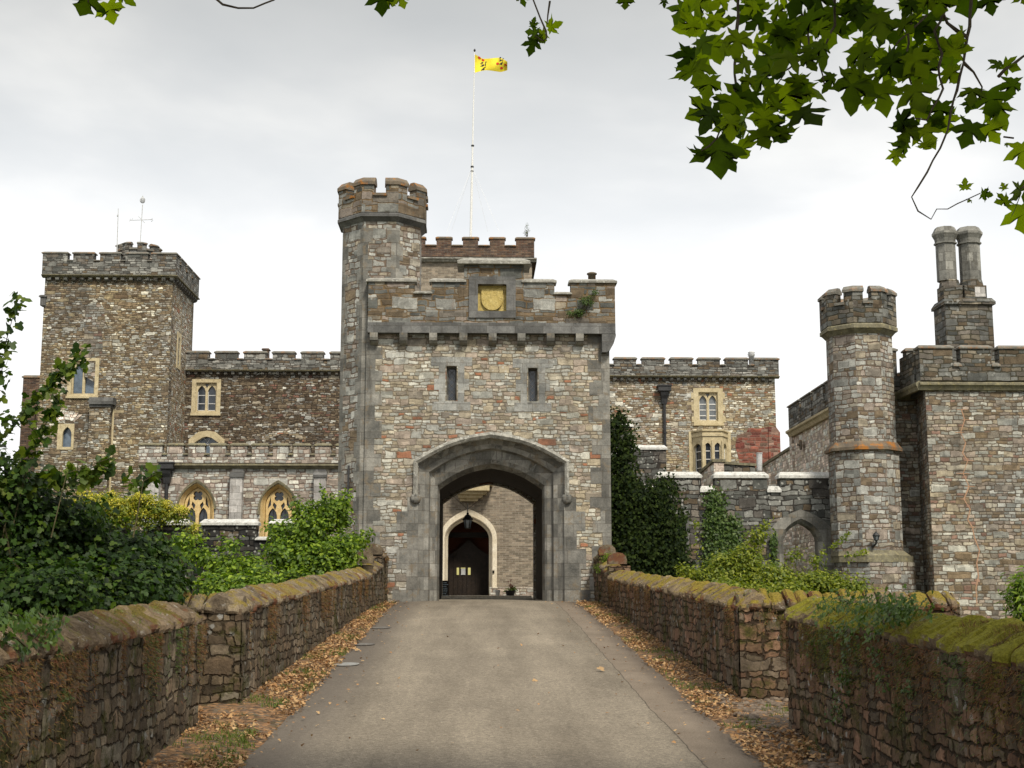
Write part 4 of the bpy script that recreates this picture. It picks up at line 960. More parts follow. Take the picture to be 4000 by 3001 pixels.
pipe(ch, FC, PX(652,1950,CH), .02, BASE, PZ(900,1868,CH), True, .075, .30)
for x, t in cw:
    o1, o2, o3 = cwin(x, t+12, 138, 1975), cwin(x, t+28, 108, 1975), cwin(x, t+30, 100, 1975)
    k = len(o1); m = MB()
    vs = [FC.p(u, .01, z) for u, z in o1] + [FC.p(u, .05, z) for u, z in cwin(x, t+16, 128, 1975)] + [FC.p(u, -.15, z) for u, z in cwin(x, t+24, 112, 1975)] + [FC.p(u, -.18, z) for u, z in cwin(x, t+27, 106, 1975)] + [FC.p(u, -.42, z) for u, z in o3]
    for r in range(4): m.add(vs[r*k:(r+2)*k], [(i, (i+1) % k, k+(i+1) % k, k+i) for i in range(k)])
    w_ = m.build('window', M['gold'], ch)
    m = MB(); h1 = [q for q in cwin(x, t, 152, 1990) if True]; h0 = cwin(x, t+11, 140, 1990); lim = PZ(900,2010,CH)
    h1 = [(u, max(z, lim)) for u, z in h1][2:]+[(h1[0][0], lim)]; h0 = [(u, max(z, lim)) for u, z in h0][2:]+[(h0[0][0], lim)]
    kk = len(h1)
    for (pa, da_), (pb, db_) in (((h0,.0),(h0,.10)),((h0,.10),(h1,.13)),((h1,.13),(h1,-.01))):
        m.add([FC.p(u, da_, z) for u, z in pa]+[FC.p(u, db_, z) for u, z in pb], [(i, i+1, kk+i+1, kk+i) for i in range(kk-1)])
    m.build('hood_mould', M['string'], w_)
    # tracery
    xc = PX(x,1950,CH); px_ = CH/5200
    def Z_(p): return PZ(900,p,CH)
    hs = [quatre(xc, Z_(t+62), 21*px_)]
    for s in (-1, 1):
        hs.append(lancet(xc+s*23*px_, 34*px_, Z_(2185), Z_(2020), Z_(t+108), 6))
        hs.append([(xc+s*8*px_, Z_(t+98)), (xc+s*20*px_, Z_(t+84)), (xc+s*24*px_, Z_(t+97)), (xc+s*14*px_, Z_(t+118))] if s > 0 else [(xc+s*8*px_, Z_(t+98)), (xc+s*14*px_, Z_(t+118)), (xc+s*24*px_, Z_(t+97)), (xc+s*20*px_, Z_(t+84))])
        hs.append([(xc+s*30*px_, Z_(t+96)), (xc+s*32*px_, Z_(t+62)), (xc+s*41*px_, Z_(t+96)), (xc+s*44*px_, Z_(t+112))])
    m = MB(); m.plate(FC, o3, hs, -.36, -.24); m.build('tracery', M['gold'], w_)
    m = MB(); m.plate(FC, [(u, z) for u, z in o3], [], -.42, -.39); m.build('pane', M['glass'], w_)
    m = MB()
    for s in (-1, 1):
        m = MB()
        for zz in (2030, 2075, 2120): m.box(FC, xc+s*23*px_-.2, xc+s*23*px_+.2, -.385, -.37, Z_(zz+2), Z_(zz))
        m.box(FC, xc+s*23*px_-.012, xc+s*23*px_+.012, -.386, -.371, Z_(2185), Z_(t+112)); m.build('glazing_bar', M['lead'], w_)

# LEFT MOAT WALL
MW = 47.0; FM = FY(MW)
mw = thing('moat_wall', (PX(800,2300,MW), MW, BASE), 'dark moss-blackened wall with whitened coping stones in front of the chapel', 'wall')
seg = [(40,250),(305,500),(560,732),(789,1002),(1058,1270),(1325,1480)]
zt = PZ(800,2052,MW); zc = PZ(800,2110,MW)
segs = crenel_px(MW, seg, 2050, zt)
parapet(mw, FM, segs, 0, .5, BASE, zc, M['moat'], M['white'], PZ(800,2027,MW)-zt, .12, .07, name='wall')

# ================================================================== RIGHT RANGE
RR = 62.0
w2 = rpx(RR,2709,2824,1517,1655)
bayu = (PX(2703,1750,RR), PX(2842,1750,RR)); bayz = (PZ(2770,1900,RR), PZ(2770,1680,RR))
rr_, FRR = wing('east_wing', 'tan rubble wing with battlements and a bay window, right of the gatehouse', RR, 2300, 3030,
    [(2330,2373),(2399,2485),(2508,2595),(2619,2705),(2727,2812),(2834,2922),(2946,3041)], 1388, 1420, 1469, 1459, 1484, 27.6, 2402, M['right'],
    [rectl(w2[0]+.04,w2[1]-.04,w2[2]+.03,w2[3]-.04)], proj=.2, cw=.15)
two_light(rr_, FRR, *w2, 0, M['ham'], M['glassg'], 3, M['pale'], .24, True)
m = MB(); m.plate(FRR, [(PX(3000,1800,RR), BASE), (PX(3048,1800,RR), BASE), (PX(3046,1690,RR), PZ(3046,1690,RR)), (PX(3030,1668,RR), PZ(3030,1668,RR)), (PX(3000,1668,RR), PZ(3000,1668,RR))], [], -.6, .06); m.build('buttress', M['redbrick'], rr_)
pts = [(2872,1745),(2880,1700),(2915,1690),(2925,1672),(2960,1676),(3000,1668),(3024,1690),(3026,1830),(2890,1830),(2885,1790)]
m = MB(); m.plate(FRR, [(PX(a,b,RR), PZ(a,b,RR)) for a, b in pts[::-1]], [], -.1, .012); m.build('red_stone_patch', M['redbrick'], rr_)
pipe(rr_, FRR, PX(2594,1600,RR), .0, PZ(2594,1760,RR), PZ(2594,1560,RR), True, .07, .30)
# bay window: half octagon
bc_ = (bayu[0]+bayu[1])/2; bw = (bayu[1]-bayu[0])/2; bd = .8
plan = [(-bw, 0), (-bw*.55, bd), (bw*.55, bd), (bw, 0)]
def bpoly(g_): 
    return [(bc_+x*(1+g_), RR-y*(1+g_)-g_*.0) for x, y in plan]
m = MB(); zt0, zt1 = PZ(2770,1704,RR-.8), PZ(2770,1679,RR-.8)
m.prism(bpoly(.06), zt0, zt0+.12); m.prism(bpoly(.0), zt0+.12, zt1-.06); m.prism(bpoly(.08), zt1-.06, zt1+.02)
m.box(FRR, bayu[0]-.15, bayu[0], .001, .05, BASE, zt1); m.box(FRR, bayu[1], bayu[1]+.15, .001, .05, BASE, zt1)
bay = m.build('bay_window', M['ham'], rr_)
zb_, zm_ = BASE, zt0
m = MB(); g2 = MB(); b2 = MB()
for i in range(3):
    a, b = Vector((bc_+plan[i][0], RR-plan[i][1], 0)), Vector((bc_+plan[i+1][0], RR-plan[i+1][1], 0))
    L = (b-a).length; un = (b-a).normalized(); nn = Vector((un.y, -un.x, 0)); FB_ = Fr(a, un, nn)
    nl = 2 if i == 1 else 1; W = L/nl; hs = []
    zl0, zls, zla = PZ(2770,1900,RR-.7), PZ(2770,1750,RR-.7), PZ(2770,1730,RR-.7)
    for k in range(nl): hs.append(lancet(W*(k+.5), W*.66, zl0, zls, zla, 6))
    m.plate(FB_, rectl(0, L, BASE, zt0), hs, -.16, 0)
    for k in range(nl+1): m.box(FB_, W*k-.045, W*k+.045, 0, .05, BASE, zt0-.2)
    g2.box(FB_, .06, L-.06, -.16, -.13, zl0-.1, zla+.05)
    for k in range(nl):
        for zz in (1768, 1800, 1832): b2.box(FB_, W*(k+.5)-W*.33, W*(k+.5)+W*.33, -.125, -.10, PZ(2770,zz+1.4,RR), PZ(2770,zz-1.4,RR))
        for s in (-1, 1): b2.box(FB_, W*(k+.5)+s*W*.31-.018, W*(k+.5)+s*W*.31+.018, -.125, -.10, zl0, zls+.05)
m.build('mullion_frame', M['ham'], bay); g2.build('pane', M['glass'], bay); b2.build('glazing_bar', M['pale'], bay)
# cowl
q = MB(); c_ = P(2936,1422,RR-.1); hh = (PZ(2936,1394,RR)-c_.z); q.lathe(c_, [(.13,-.1),(.13,hh),(.19,hh+.02),(.12,hh+.06),(.19,hh+.09),(.12,hh+.13),(.18,hh+.17),(.10,hh+.24),(.02,hh+.27)], 14)
tag(q.build('flue_cowl', M['metal'], None, True), 'shiny metal flue cowl on the battlements of the right wing', 'flue')

# LOWER WING attached right of the gatehouse, ivy in front
LWY = 56.0; F_ = FY(LWY)
lwn = thing('lower_wing', (PX(2490,2000,LWY), LWY, BASE), 'low stepped rubble annexe with pale coping, right behind the gatehouse and half hidden by ivy', 'annexe')
m = MB(); a0, a1, a2 = PX(2340,1800,LWY), PX(2472,1800,LWY), PX(2603,1800,LWY)
m.box(F_, a0, a1, -3, 0, BASE, PZ(2400,1668,LWY)); m.box(F_, a1+.001, a2, -3, 0, BASE, PZ(2500,1757,LWY)); m.build('wall', M['curtain'], lwn)
m = MB(); m.cap(F_, a1+.03, a2, -3, 0, PZ(2500,1757,LWY)+.001, .22, .05, .2); m.cap(F_, a0, a1, -3, 0, PZ(2400,1668,LWY)+.001, .15, .05, .1); m.build('coping', M['white'], lwn)

# COURTYARD PARAPETS seen over the curtain wall
def slope_wall(name, label, pa, pb, th, h, mat, cmat, endw=0):
    a, b = P(*pa), P(*pb); t = thing(name, (a.x, a.y, min(a.z,b.z)-h), label, 'wall')
    un = Vector((b.x-a.x, b.y-a.y, 0)).normalized(); nn = Vector((un.y, -un.x, 0)); F = Fr((a.x,a.y,0), un, nn); L = math.hypot(b.x-a.x, b.y-a.y)
    m = MB(); m.plate(F, [(0, a.z-h), (L, a.z-h), (L, b.z), (0, a.z)], [], -th, 0); m.build('wall', mat, t)
    m = MB(); m.plate(F, [(-.05, a.z+.01), (L+.05, b.z+.01), (L+.05, b.z+.12), (-.05, a.z+.12)], [], -th-.06, .06); m.build('coping', cmat, t)
slope_wall('courtyard_wall', 'sloping mossy-topped wall rising to the pale side wall behind the curtain wall', (2950,1845,60), (3098,1750,53.2), .5, 4, M['sidewall'], M['string'])
slope_wall('courtyard_wall', 'low grey wall with brown coping under the bay window behind the curtain wall', (2788,1812,57), (2950,1822,57.5), .4, 3, M['curtain'], M['string'])
slope_wall('courtyard_wall', 'short sloping wall end seen through the first gap of the curtain wall', (2738,1852,53), (2788,1806,51), .4, 3, M['sidewall'], M['string'])
q = MB(); c0, c1 = P(2966,1840,58), P(2966,1772,58); q.tube([c0, c1], .13, 10); q.tube([c1, c1+Vector((0,0,.03))], .15, 10)
tag(q.build('vent_pipe', M['metal']), 'short pale upright vent pipe in front of the red stone patch', 'pipe')

# ================================================================== CURTAIN WALL with doorway
CW = 45.7; FCW = FY(CW)
cw_ = thing('curtain_wall', (PX(2900,2300,CW), CW, BASE), 'dark grey lichen-spotted curtain wall with pale copings and a pointed doorway, right of the gate', 'wall')
zt = PZ(2900,1868,CW); zc = PZ(2900,1924,CW)
dcx = PX(3133,2150,CW); dw_ = (PX(3201,2150,CW)-PX(3065,2150,CW))/2; zsp, zap = PZ(3133,2118,CW), PZ(3133,2043,CW)
swu0, swu1 = PX(2649,2090,CW), PX(2680,2090,CW); sz0, sz1 = PZ(2660,2150,CW), PZ(2660,2034,CW)
m = MB(); u0, u1 = PX(2338,1900,CW), PX(3290,1900,CW)
m.plate(FCW, rectl(u0, u1, BASE, zc), [lancet(dcx, dw_*2+.4, BASE+.01, zsp, zap+.25, 9), rectl(swu0,swu1,sz0,sz1)], -.6, 0)
m.build('wall', M['curtain'], cw_)
parapet(cw_, FCW, crenel_px(CW, [(2570,2734),(2793,2996),(3047,3264)], 1860, zt, start=2345), 0, .5, zc+.001, zc+.003, M['curtain'], M['white'], PZ(2900,1842,CW)-zt, .22, .06)
m = MB(); cc = [lancet(dcx, w, BASE, zsp, z, 9)[1:] for w, z in ((dw_*2+1.2, zap+.46), (dw_*2+.25, zap+.15), (dw_*2, zap))]
cc = [c+[(c[-1][0], BASE)] for c in cc]
k = len(cc[0])
for (pa, d0), (pb, d1) in (((cc[0],.0),(cc[0],.02)),((cc[0],.02),(cc[1],.02)),((cc[1],.02),(cc[2],-.15)),((cc[2],-.15),(cc[2],-.62))):
    m.add([FCW.p(u, d0, z) for u, z in pa]+[FCW.p(u, d1, z) for u, z in pb], [(i, i+1, k+i+1, k+i) for i in range(k-1)])
m.build('doorway', M['dress'], cw_)
m = MB(); m.plate(FCW, rectl(swu0-.28,swu1+.1,sz0,sz1+.22), [rectl(swu0,swu1,sz0+.01,sz1)], -.2, .02); w_ = m.build('window', M['dress2'], cw_)
m = MB(); m.box(FCW, swu0-.1, swu1+.1, -.5, -.4, sz0, sz1); m.build('pane', M['glass'], w_)
m = MB(); m.box(FCW, PX(2655,2100,CW), PX(2661,2100,CW), -.2, -.02, sz0, sz1-.3); m.build('glazing_bar', M['cream'], w_)
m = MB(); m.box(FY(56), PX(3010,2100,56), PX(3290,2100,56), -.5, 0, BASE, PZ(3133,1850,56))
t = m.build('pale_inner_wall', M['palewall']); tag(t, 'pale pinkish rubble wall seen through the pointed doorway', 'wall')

# ================================================================== RIGHT BLOCK
RB = 43.0
rb = thing('castle_block', (PX(3700,2400,RB), RB, BASE), 'large rubble block at the right edge with octagonal turret and twin chimney', 'castle block')
TYR = 44.6; apr = (PX(3479,1500,TYR)-PX(3244,1500,TYR))/2*.985; rcx = PX(3361,1500,TYR)
fy = TYR-apr
Zr = lambda py, y=fy: PZ(3361, py, y)
tr = oct_turret(rb, rcx, TYR, apr, Zr(1748), Zr(1302), Zr(1262), apr+.17, Zr(1190), Zr(1143), Zr(1118), M['turret'], M['string'], M['rpar'], M['cap'], .30, .28)
m = MB(); m.prism(oct_ring(rcx, TYR, apr+.06), Zr(2160), Zr(1750)); m.build('lower_stage', M['turret'], tr)
m = MB(); m.prism(oct_ring(rcx, TYR, apr+.18), Zr(1757), Zr(1745)); m.prism(oct_ring(rcx, TYR, apr+.16), Zr(1745), Zr(1722), oct_ring(rcx, TYR, apr+.02)); m.build('string_course', M['capo'], tr)
m = MB(); m.prism(oct_ring(rcx+.15, TYR, apr+.22, 8), Zr(2196), Zr(2170)); m.prism(oct_ring(rcx+.1, TYR, apr+.20, 8), Zr(2170), Zr(2148), oct_ring(rcx, TYR, apr+.05, 8)); m.build('base_ledge', M['string'], tr)
m = MB(); m.prism(oct_ring(rcx+.22, TYR, apr+.20), BASE, Zr(2196)-.001); m.build('base', M['turret'], tr)
# recessed wall and main wall
RX0, RX1 = PX(3470,1900,45.2), PX(3601,1900,45.2); bx = PX(3632,1900,RB); bxe = PX(4300,1900,RB)
zw = PZ(3700,1500,RB)
m = MB(); m.prism([(RX0, 45.2), (PX(3592,1900,45.2), 45.2), (bx, RB), (bxe, RB), (bxe, RB+6), (RX0, RB+6)], BASE, zw)
m.build('wall', M['block'], rb)
F1, F2_ = FY(45.2), FY(RB)
z0, z1 = PZ(3700,1523,RB-.15), PZ(3700,1486,RB-.15)
ucr = PX(3592,1500,RB-.1)
string(rb, F2_, ucr-.02, bxe, 0, z0, z1, .22, M['string'])
string(rb, F1, RX0, PX(3598,1500,45.1), 0, z0, z1, .20, M['string'])
FSd = Fr((ucr, RB-.0, 0), (0,1,0), (-1,0,0)); string(rb, FSd, -.1, 2.3, 0, z0, z1, .12, M['string'])
zt, zc = PZ(3700,1362,RB-.15), PZ(3700,1432,RB-.15)
parapet(rb, F2_, crenel_px(RB-.15, [(3592,3721),(3753,3872),(3904,4030),(4062,4190),(4222,4300)], 1400, zt), .15, .4, z1-.01, zc, M['rpar'], M['cap'], .14, .14, .05)
parapet(rb, F1, [(PX(3470,1400,45.05), PX(3502,1400,45.05), PZ(3500,1372,45.05)), (PX(3502,1400,45.05), PX(3541,1400,45.05), None), (PX(3541,1400,45.05), PX(3596,1400,45.05), PZ(3500,1372,45.05))], .15, .4, z1-.01, zc+.02, M['rpar'], M['cap'], .14, .14, .05)
m = MB(); m.box(FSd, .42, 1.9, -.4, -.01, z1-.02, zt); m.build('side_parapet', M['rpar'], rb)
m = MB(); m.prism([(ucr+.4, RB+.3), (bxe, RB+.3), (bxe, RB+6), (RX0, RB+6), (RX0, 45.6), (ucr+.4, 45.6)], zw-.2, zw+.05); m.build('roof', M['roof'], rb)
# orange mortar crack
m = MB(); pts = [(3755,1600),(3768,1640),(3752,1690),(3772,1730),(3760,1770),(3780,1800),(3762,1850),(3785,1900),(3765,1950),(3790,1990),(3780,2030),(3798,2060),(3806,2100),(3826,2150),(3815,2200),(3822,2250),(3812,2300),(3816,2360)]
for (a, b), (c, d) in zip(pts, pts[1:]):
    A, B = P(a, b, RB), P(c, d, RB); w = .012+.014*rnd.random()
    m.add([(A.x-w, RB-.008, A.z), (A.x+w, RB-.008, A.z), (B.x+w, RB-.008, B.z), (B.x-w, RB-.008, B.z)], [(0,1,2,3)])
    if rnd.random() < .6: zz = A.z; m.add([(A.x-.25*rnd.random(), RB-.007, zz-.012), (A.x+.3*rnd.random(), RB-.007, zz-.012), (A.x+.15, RB-.007, zz+.012), (A.x-.15, RB-.007, zz+.012)], [(0,1,2,3)])
m.build('mortar_repair', M['mortar'], rb)
# chimney
CY = 46.5; FCh = FY(CY); c = lambda px, py: PX(px, py, CY)
m = MB(); zc0, zc1 = zw, PZ(3770,1190,CY); m.box(FCh, c(3697,1300), c(3882,1300), -1.2, 0, zc0, zc1); chm = m.build('chimney', M['rpar'], rb)
m = MB(); m.cap(FCh, c(3690,1180), c(3880,1180), -1.25, .05, zc1+.001, PZ(3770,1163,CY)-zc1, .05, .10)
zz = PZ(3770,1163,CY); zf_ = PZ(3770,1090,CY)
for a, b in ((3688,3762),(3770,3856)):
    u0, u1 = c(a,1130), c(b,1130); uc = (u0+u1)/2; w = (u1-u0)/2
    base_ = [(uc-w, CY+.05), (uc+w, CY+.05), (uc+w, CY+.05+2*w), (uc-w, CY+.05+2*w)]
    m.prism(base_, zz, zf_-.22); 
    o_ = oct_ring(uc, CY+.05+w, w*.93); m.prism(oct_ring(uc, CY+.05+w, w*1.0), zf_-.22, zf_+.02, oct_ring(uc, CY+.05+w, w*.88))
m.build('base_block', M['rpar'], chm)
for a, b in ((3676,3748),(3768,3845)):
    u0, u1 = c(a,1020), c(b,1020); uc = (u0+u1)/2; w = (u1-u0)/2
    f = MB(); o = lambda r: oct_ring(uc, CY+.05+w*1.1, r); Zc = lambda p: PZ(3770,p,CY)
    f.prism(o(w*.96), zf_, Zc(945)); f.prism(o(w*1.12), Zc(945), Zc(939)); f.prism(o(w*.98), Zc(939), Zc(925), o(w*1.04)); f.prism(o(w*1.04), Zc(925), Zc(908), o(w*1.27)); f.prism(o(w*1.27), Zc(908), Zc(900)); f.prism(o(w*1.24), Zc(900), Zc(880), o(w*.95)); f.build('flue', M['rpar'] if 0 else plain('weathered_flue_stone_%d' % a, (.12,.12,.11), (.27,.265,.24), 2, spots=(.07,.065,.05), spotamt=.5, joints=.6), chm)
f = MB(); f.box(FCh, c(3810,1140), c(3850,1140), -.06, -.03, PZ(3770,1158,CY), PZ(3770,1120,CY)); f.build('plaque', M['pale_ash'], chm)
# pale side wall running back from the turret
sdx = PX(3246,1455,TYR+.5); zsa = PZ(3246,1480,TYR+.8); Yf = TYR+8.2
A = P(3246,1470,45.4); Bp = P(3079,1606,52.6)
un = Vector((Bp.x-A.x, Bp.y-A.y, 0)); L = un.length; un.normalize(); nn = Vector((-un.y, un.x, 0)); nn = nn if nn.x < 0 else -nn
FS = Fr((A.x, A.y, 0), un, nn); sl = (Bp.z-A.z)
if FS.u.cross(Vector((0,0,1))).dot(FS.n) < 0: pass
zs_ = PZ(3079,1686,52.6)
m = MB(); m.box(FS, 0, L-.15, -.5, -.12, BASE, zs_+.05); sw = m.build('side_wall', M['sidewall'], rb)
string(rb, FS, 0, L, -.12, zs_-.25, zs_+.10, .26, M['ham'], 'side_cornice')
zt = (A.z+Bp.z)/2; k_ = L/7.0
parapet(rb, FS, [(0,.9*k_,zt),(.9*k_,1.2*k_,None),(1.2*k_,2.8*k_,zt),(2.8*k_,3.1*k_,None),(3.1*k_,4.7*k_,zt),(4.7*k_,5.0*k_,None),(5.0*k_,L,zt)], .0, .4, zs_+.09, zt-.62, M['par'], M['cap'], .12, .08, .05, 'side_parapet')
FE = Fr((FS.p(L,0,0).x, FS.p(L,0,0).y, 0), (1,0,0), (0,1,0)); m = MB(); m.box(FE, 0, 4, -.4, -.01, BASE, zs_); m.box(FE, 0, 4, -.35, 0, zs_+.1, zt-.3); m.build('back_wall', M['sidewall'], rb)
q = MB(); pp = P(3130,1738,50.5); q.tube([pp, pp + nn*.05], .20, 16); q.tube([pp, pp+nn*.16], .04, 6); q.build('pattress_plate', M['capo'], rb)
# wall lamp on the turret
wl0 = P(3410,2090,fy); wl_ = thing('wall_lamp', (wl0.x, fy-.1, wl0.z), 'small black bracket lantern on the octagonal turret near the right block', 'lamp')
zq = lambda p: PZ(3410,p,fy-.35); cx = wl0.x
q = MB(); q.tube([(cx-.05, fy, zq(2132)), (cx-.07, fy-.2, zq(2136)), (cx, fy-.33, zq(2122)), (cx, fy-.35, zq(2113))], .035, 6); q.build('bracket', M['lead'], wl_)
q = MB(); q.lathe((cx, fy-.35, 0), [(.05, zq(2113)), (.07, zq(2110))], 6); q.lathe((cx, fy-.35, 0), [(.12, zq(2094)), (.13, zq(2092)), (.06, zq(2082)), (.03, zq(2080)), (.03, zq(2077))], 6)
for k in range(6):
    a = 2*math.pi*(k+.5)/6; q.tube([(cx+.065*math.sin(a), fy-.35-.065*math.cos(a), zq(2111)), (cx+.11*math.sin(a), fy-.35-.11*math.cos(a), zq(2093))], .01, 4)
q.build('frame', M['lead'], wl_)
q = MB(); q.lathe((cx, fy-.35, 0), [(.06, zq(2111)), (.10, zq(2093))], 6); q.build('glass', M['glassg'], wl_)
# ================================================================== LEAF TOOLS
NR = np.random.default_rng(11)
T_OVAL = (np.array([(0,0,0),(.28,.32,.05),(.22,.75,.02),(0,1,-.08),(-.22,.75,.02),(-.28,.32,.05),(0,.5,-.05)]), [(0,1,6),(1,2,6),(2,3,6),(3,4,6),(4,5,6),(5,0,6)])
T_LANCE = (np.array([(0,0,0),(.13,.4,.03),(0,1,-.12),(-.13,.4,.03)]), [(0,1,2,3)])
T_BLADE = (np.array([(-.09,0,0),(.09,0,0),(.0,1,.12)]), [(0,1,2)])
T_IVY = (np.array([(0,.1,0),(.30,-.02,.02),(.50,.30,-.04),(.26,.42,.03),(.30,.75,0),(0,1.0,-.08),(-.30,.75,0),(-.26,.42,.03),(-.50,.30,-.04),(-.30,-.02,.02)]), [(0,1,2,3),(0,3,4,5),(0,5,6,7),(0,7,8,9)])
def plane_tmpl(var):
    o = [(0,.0),(.14,-.08),(.30,-.06),(.56,-.14),(.44,.06),(.30,.14),(.52,.22),(.60,.36),(.76,.54),(.58,.54),(.46,.60),(.34,.44),(.20,.42),(.28,.66),(.36,.74),(.24,.84),(.18,.94),(.0,1.20)]
    rr = random.Random(var); o = [(x*(1+rr.uniform(-.12,.12)), z+rr.uniform(-.04,.04)) for x, z in o]
    cv = (.12,.35,.6,.25,.8)[var]
    pts = [(0,.32,.05)] + [(x, y, -cv*x*x-cv*.8*(y-.2)**2*(1 if y > .2 else 0)) for x, y in o] + [(-x*rr.uniform(.9,1.1), y, -cv*x*x-cv*.8*(y-.2)**2*(1 if y > .2 else 0)) for x, y in o[::-1][1:-1]]
    n = len(pts)-1
    return (np.array(pts), [(0, 1+i, 1+(i+1) % n) for i in range(n)])
T_PLANES = [plane_tmpl(i) for i in range(5)]
def unit(a): return a/np.maximum(1e-9, np.linalg.norm(a, axis=1, keepdims=True))
def leaf_arrays(p, nrm, size, tmpl, up=None, spin=1.):
    """p, nrm: (N,3); leaf lies in the plane square to nrm, its tip along 'up' (or a random direction)"""
    n = len(p); tv, tf = tmpl; nrm = unit(nrm)
    r = NR.normal(size=(n, 3)) * spin
    if up is not None: r = r + up
    y = unit(r - nrm*np.sum(r*nrm, axis=1, keepdims=True)); x = np.cross(y, nrm)
    V = p[:, None, :] + size[:, None, None]*(tv[None, :, 0:1]*x[:, None, :] + tv[None, :, 1:2]*y[:, None, :] + tv[None, :, 2:3]*nrm[:, None, :])
    return V.reshape(-1, 3), tf, len(tv), n
def leaf_mesh(name, parts, mat, parent=None, **kw):
    vs, loops, starts, tot = [], [], [], 0; ls = 0; off = 0
    for V, tf, k, n in parts:
        vs.append(V)
        for f in tf:
            idx = (np.arange(n)*k)[:, None] + np.array(f)[None, :] + off
            loops.append(idx.reshape(-1)); starts.append((ls + np.arange(n)*len(f))); ls += n*len(f)
        off += len(V)
    V = np.concatenate(vs); L = np.concatenate(loops); St = np.concatenate(starts)
    me = bpy.data.meshes.new(name); me.vertices.add(len(V)); me.vertices.foreach_set('co', V.astype(np.float32).ravel())
    me.loops.add(len(L)); me.loops.foreach_set('vertex_index', L.astype(np.int32)); me.polygons.add(len(St)); me.polygons.foreach_set('loop_start', St.astype(np.int32))
    me.update(calc_edges=True); me.validate()
    return mesh_obj(name, me, mat, parent, False, fixn=False, **kw)
def blob_leaves(blobs, size, tmpl, clump=.22, per=28, upb=.6):
    """blobs: (px, py, Y, rx, ry, ryd, n) with rx, ry in metres"""
    out = []; cl = []
    for (px, py, Y, rx, ry, rd, n) in blobs:
        c = np.array(P(px, py, Y)); m = max(1, int(n/per))
        d = unit(NR.normal(size=(m, 3))); rad = NR.uniform(.35, 1.0, size=(m, 1))**.55
        cc = c + d*rad*np.array([rx, rd, ry]); cl.append(cc)
        idx = NR.integers(0, m, n); q = cc[idx] + NR.normal(size=(n, 3))*clump*np.array([1, 1, .8])
        nr = unit((q-c)/np.array([rx, rd, ry]))*.5 + unit(q-cc[idx])*.35 + np.array([0, -.1, upb]) + NR.normal(size=(n, 3))*.45
        out.append(leaf_arrays(q, nr, size*NR.uniform(.55, 1.25, n), tmpl, up=(unit(q-cc[idx])*.8+np.array([0,0,-.25]))))
    return out, np.concatenate(cl)
def stems(name, base, tips, mat, parent, r=.03, n=16, k=4):
    m = MB(); rr = random.Random(len(tips)); sel = [tips[i] for i in NR.integers(0, len(tips), n)]
    for t in sel:
        b = Vector(base) + Vector((rr.uniform(-.05,.05), rr.uniform(-.05,.05), 0)); t = Vector(t); pts = []
        for i in range(k+2):
            s = i/(k+1); p = b.lerp(t, s); p.z = b.z + (t.z-b.z)*s**.8; p += Vector((rr.uniform(-.08,.08), rr.uniform(-.08,.08), 0))*math.sin(s*math.pi)*2; pts.append(p)
        m.tube(pts, [r*(1-.8*i/(k+1)) for i in range(k+2)], 5)
    return m.build(name, mat, parent)
def shrub(name, label, cat, blobs, size, tmpl, mat, base, clump=.22, per=28, upb=.6, ns=16, sr=.03, extra=None, group=None):
    t = thing(name, base, label, cat, group); parts, cl = blob_leaves(blobs, size, tmpl, clump, per, upb)
    if extra: parts += extra
    leaf_mesh('foliage', parts, M[mat], t); stems('stem', base, cl, M['stem'], t, sr, ns); return t
def along(pts, n, spread, Y):      # random points along a pixel polyline
    q = [P(a, b, Y) for a, b in pts]; out = []
    for _ in range(n):
        i = random.randrange(len(q)-1); out.append(q[i].lerp(q[i+1], random.random()) + Vector(NR.normal(size=3))*spread)
    return np.array(out)

# ================================================================== BRIDGE PARAPET WALLS
def copemat(name, moss, mcol, base=((.09,.065,.04),(.22,.165,.11))):
    N = NT(name); g = N.n('ShaderNodeNewGeometry'); p = g.outputs['Position']
    a = N.noise(p, 3, 5, .7); f = N.noise(p, 40, 4, .7); b = N.noise(p, 1.3, 4, .7)
    c = N.ramp(a, [(.35, base[0]), (.65, base[1])]); c = N.mix(.4, c, N.ramp(g.outputs['Random Per Island'], [(0, .5), (1, 1.5)]), 'MULTIPLY')
    c = N.mix(.7, c, N.ramp(f, [(.25, .5), (.75, 1.5)]), 'MULTIPLY')
    c = N.mix(N.rng(N.noise(p, 7, 4, .7), .60, .66, 0, .6), c, (.36,.34,.30))
    c = N.mix(N.rng(b, .50, .58, 0, .8), c, (.13,.048,.024))
    mc = N.ramp(f, [(.3, [k*.45 for k in mcol]), (.6, mcol), (.8, [k*1.4 for k in mcol])])
    sx, sy, sz = N.sep(g.outputs['Normal'])
    fac = N.ma('ADD', N.ma('MULTIPLY', a, .5), N.ma('ADD', N.ma('MULTIPLY', b, .5), N.ma('MULTIPLY', sz, .16)))
    c = N.mix(N.rng(fac, .66-moss*.28, .76-moss*.28, 0, 1), c, mc)
    N.bsdf(c, .95, N.ma('ADD', a, N.ma('MULTIPLY', f, .8)), .9, .03, .15); return N.m
M['cope_l'] = copemat('mossy_coping_west', .30, (.22,.165,.04), ((.09,.07,.05),(.25,.20,.135))); M['cope_r'] = copemat('mossy_coping_east', .36, (.23,.175,.03), ((.10,.075,.05),(.25,.19,.12)))
M['cope_rn'] = copemat('thick_moss_coping', .66, (.20,.185,.022)); M['cope_ln'] = copemat('brown_moss_coping', .32, (.13,.10,.025))
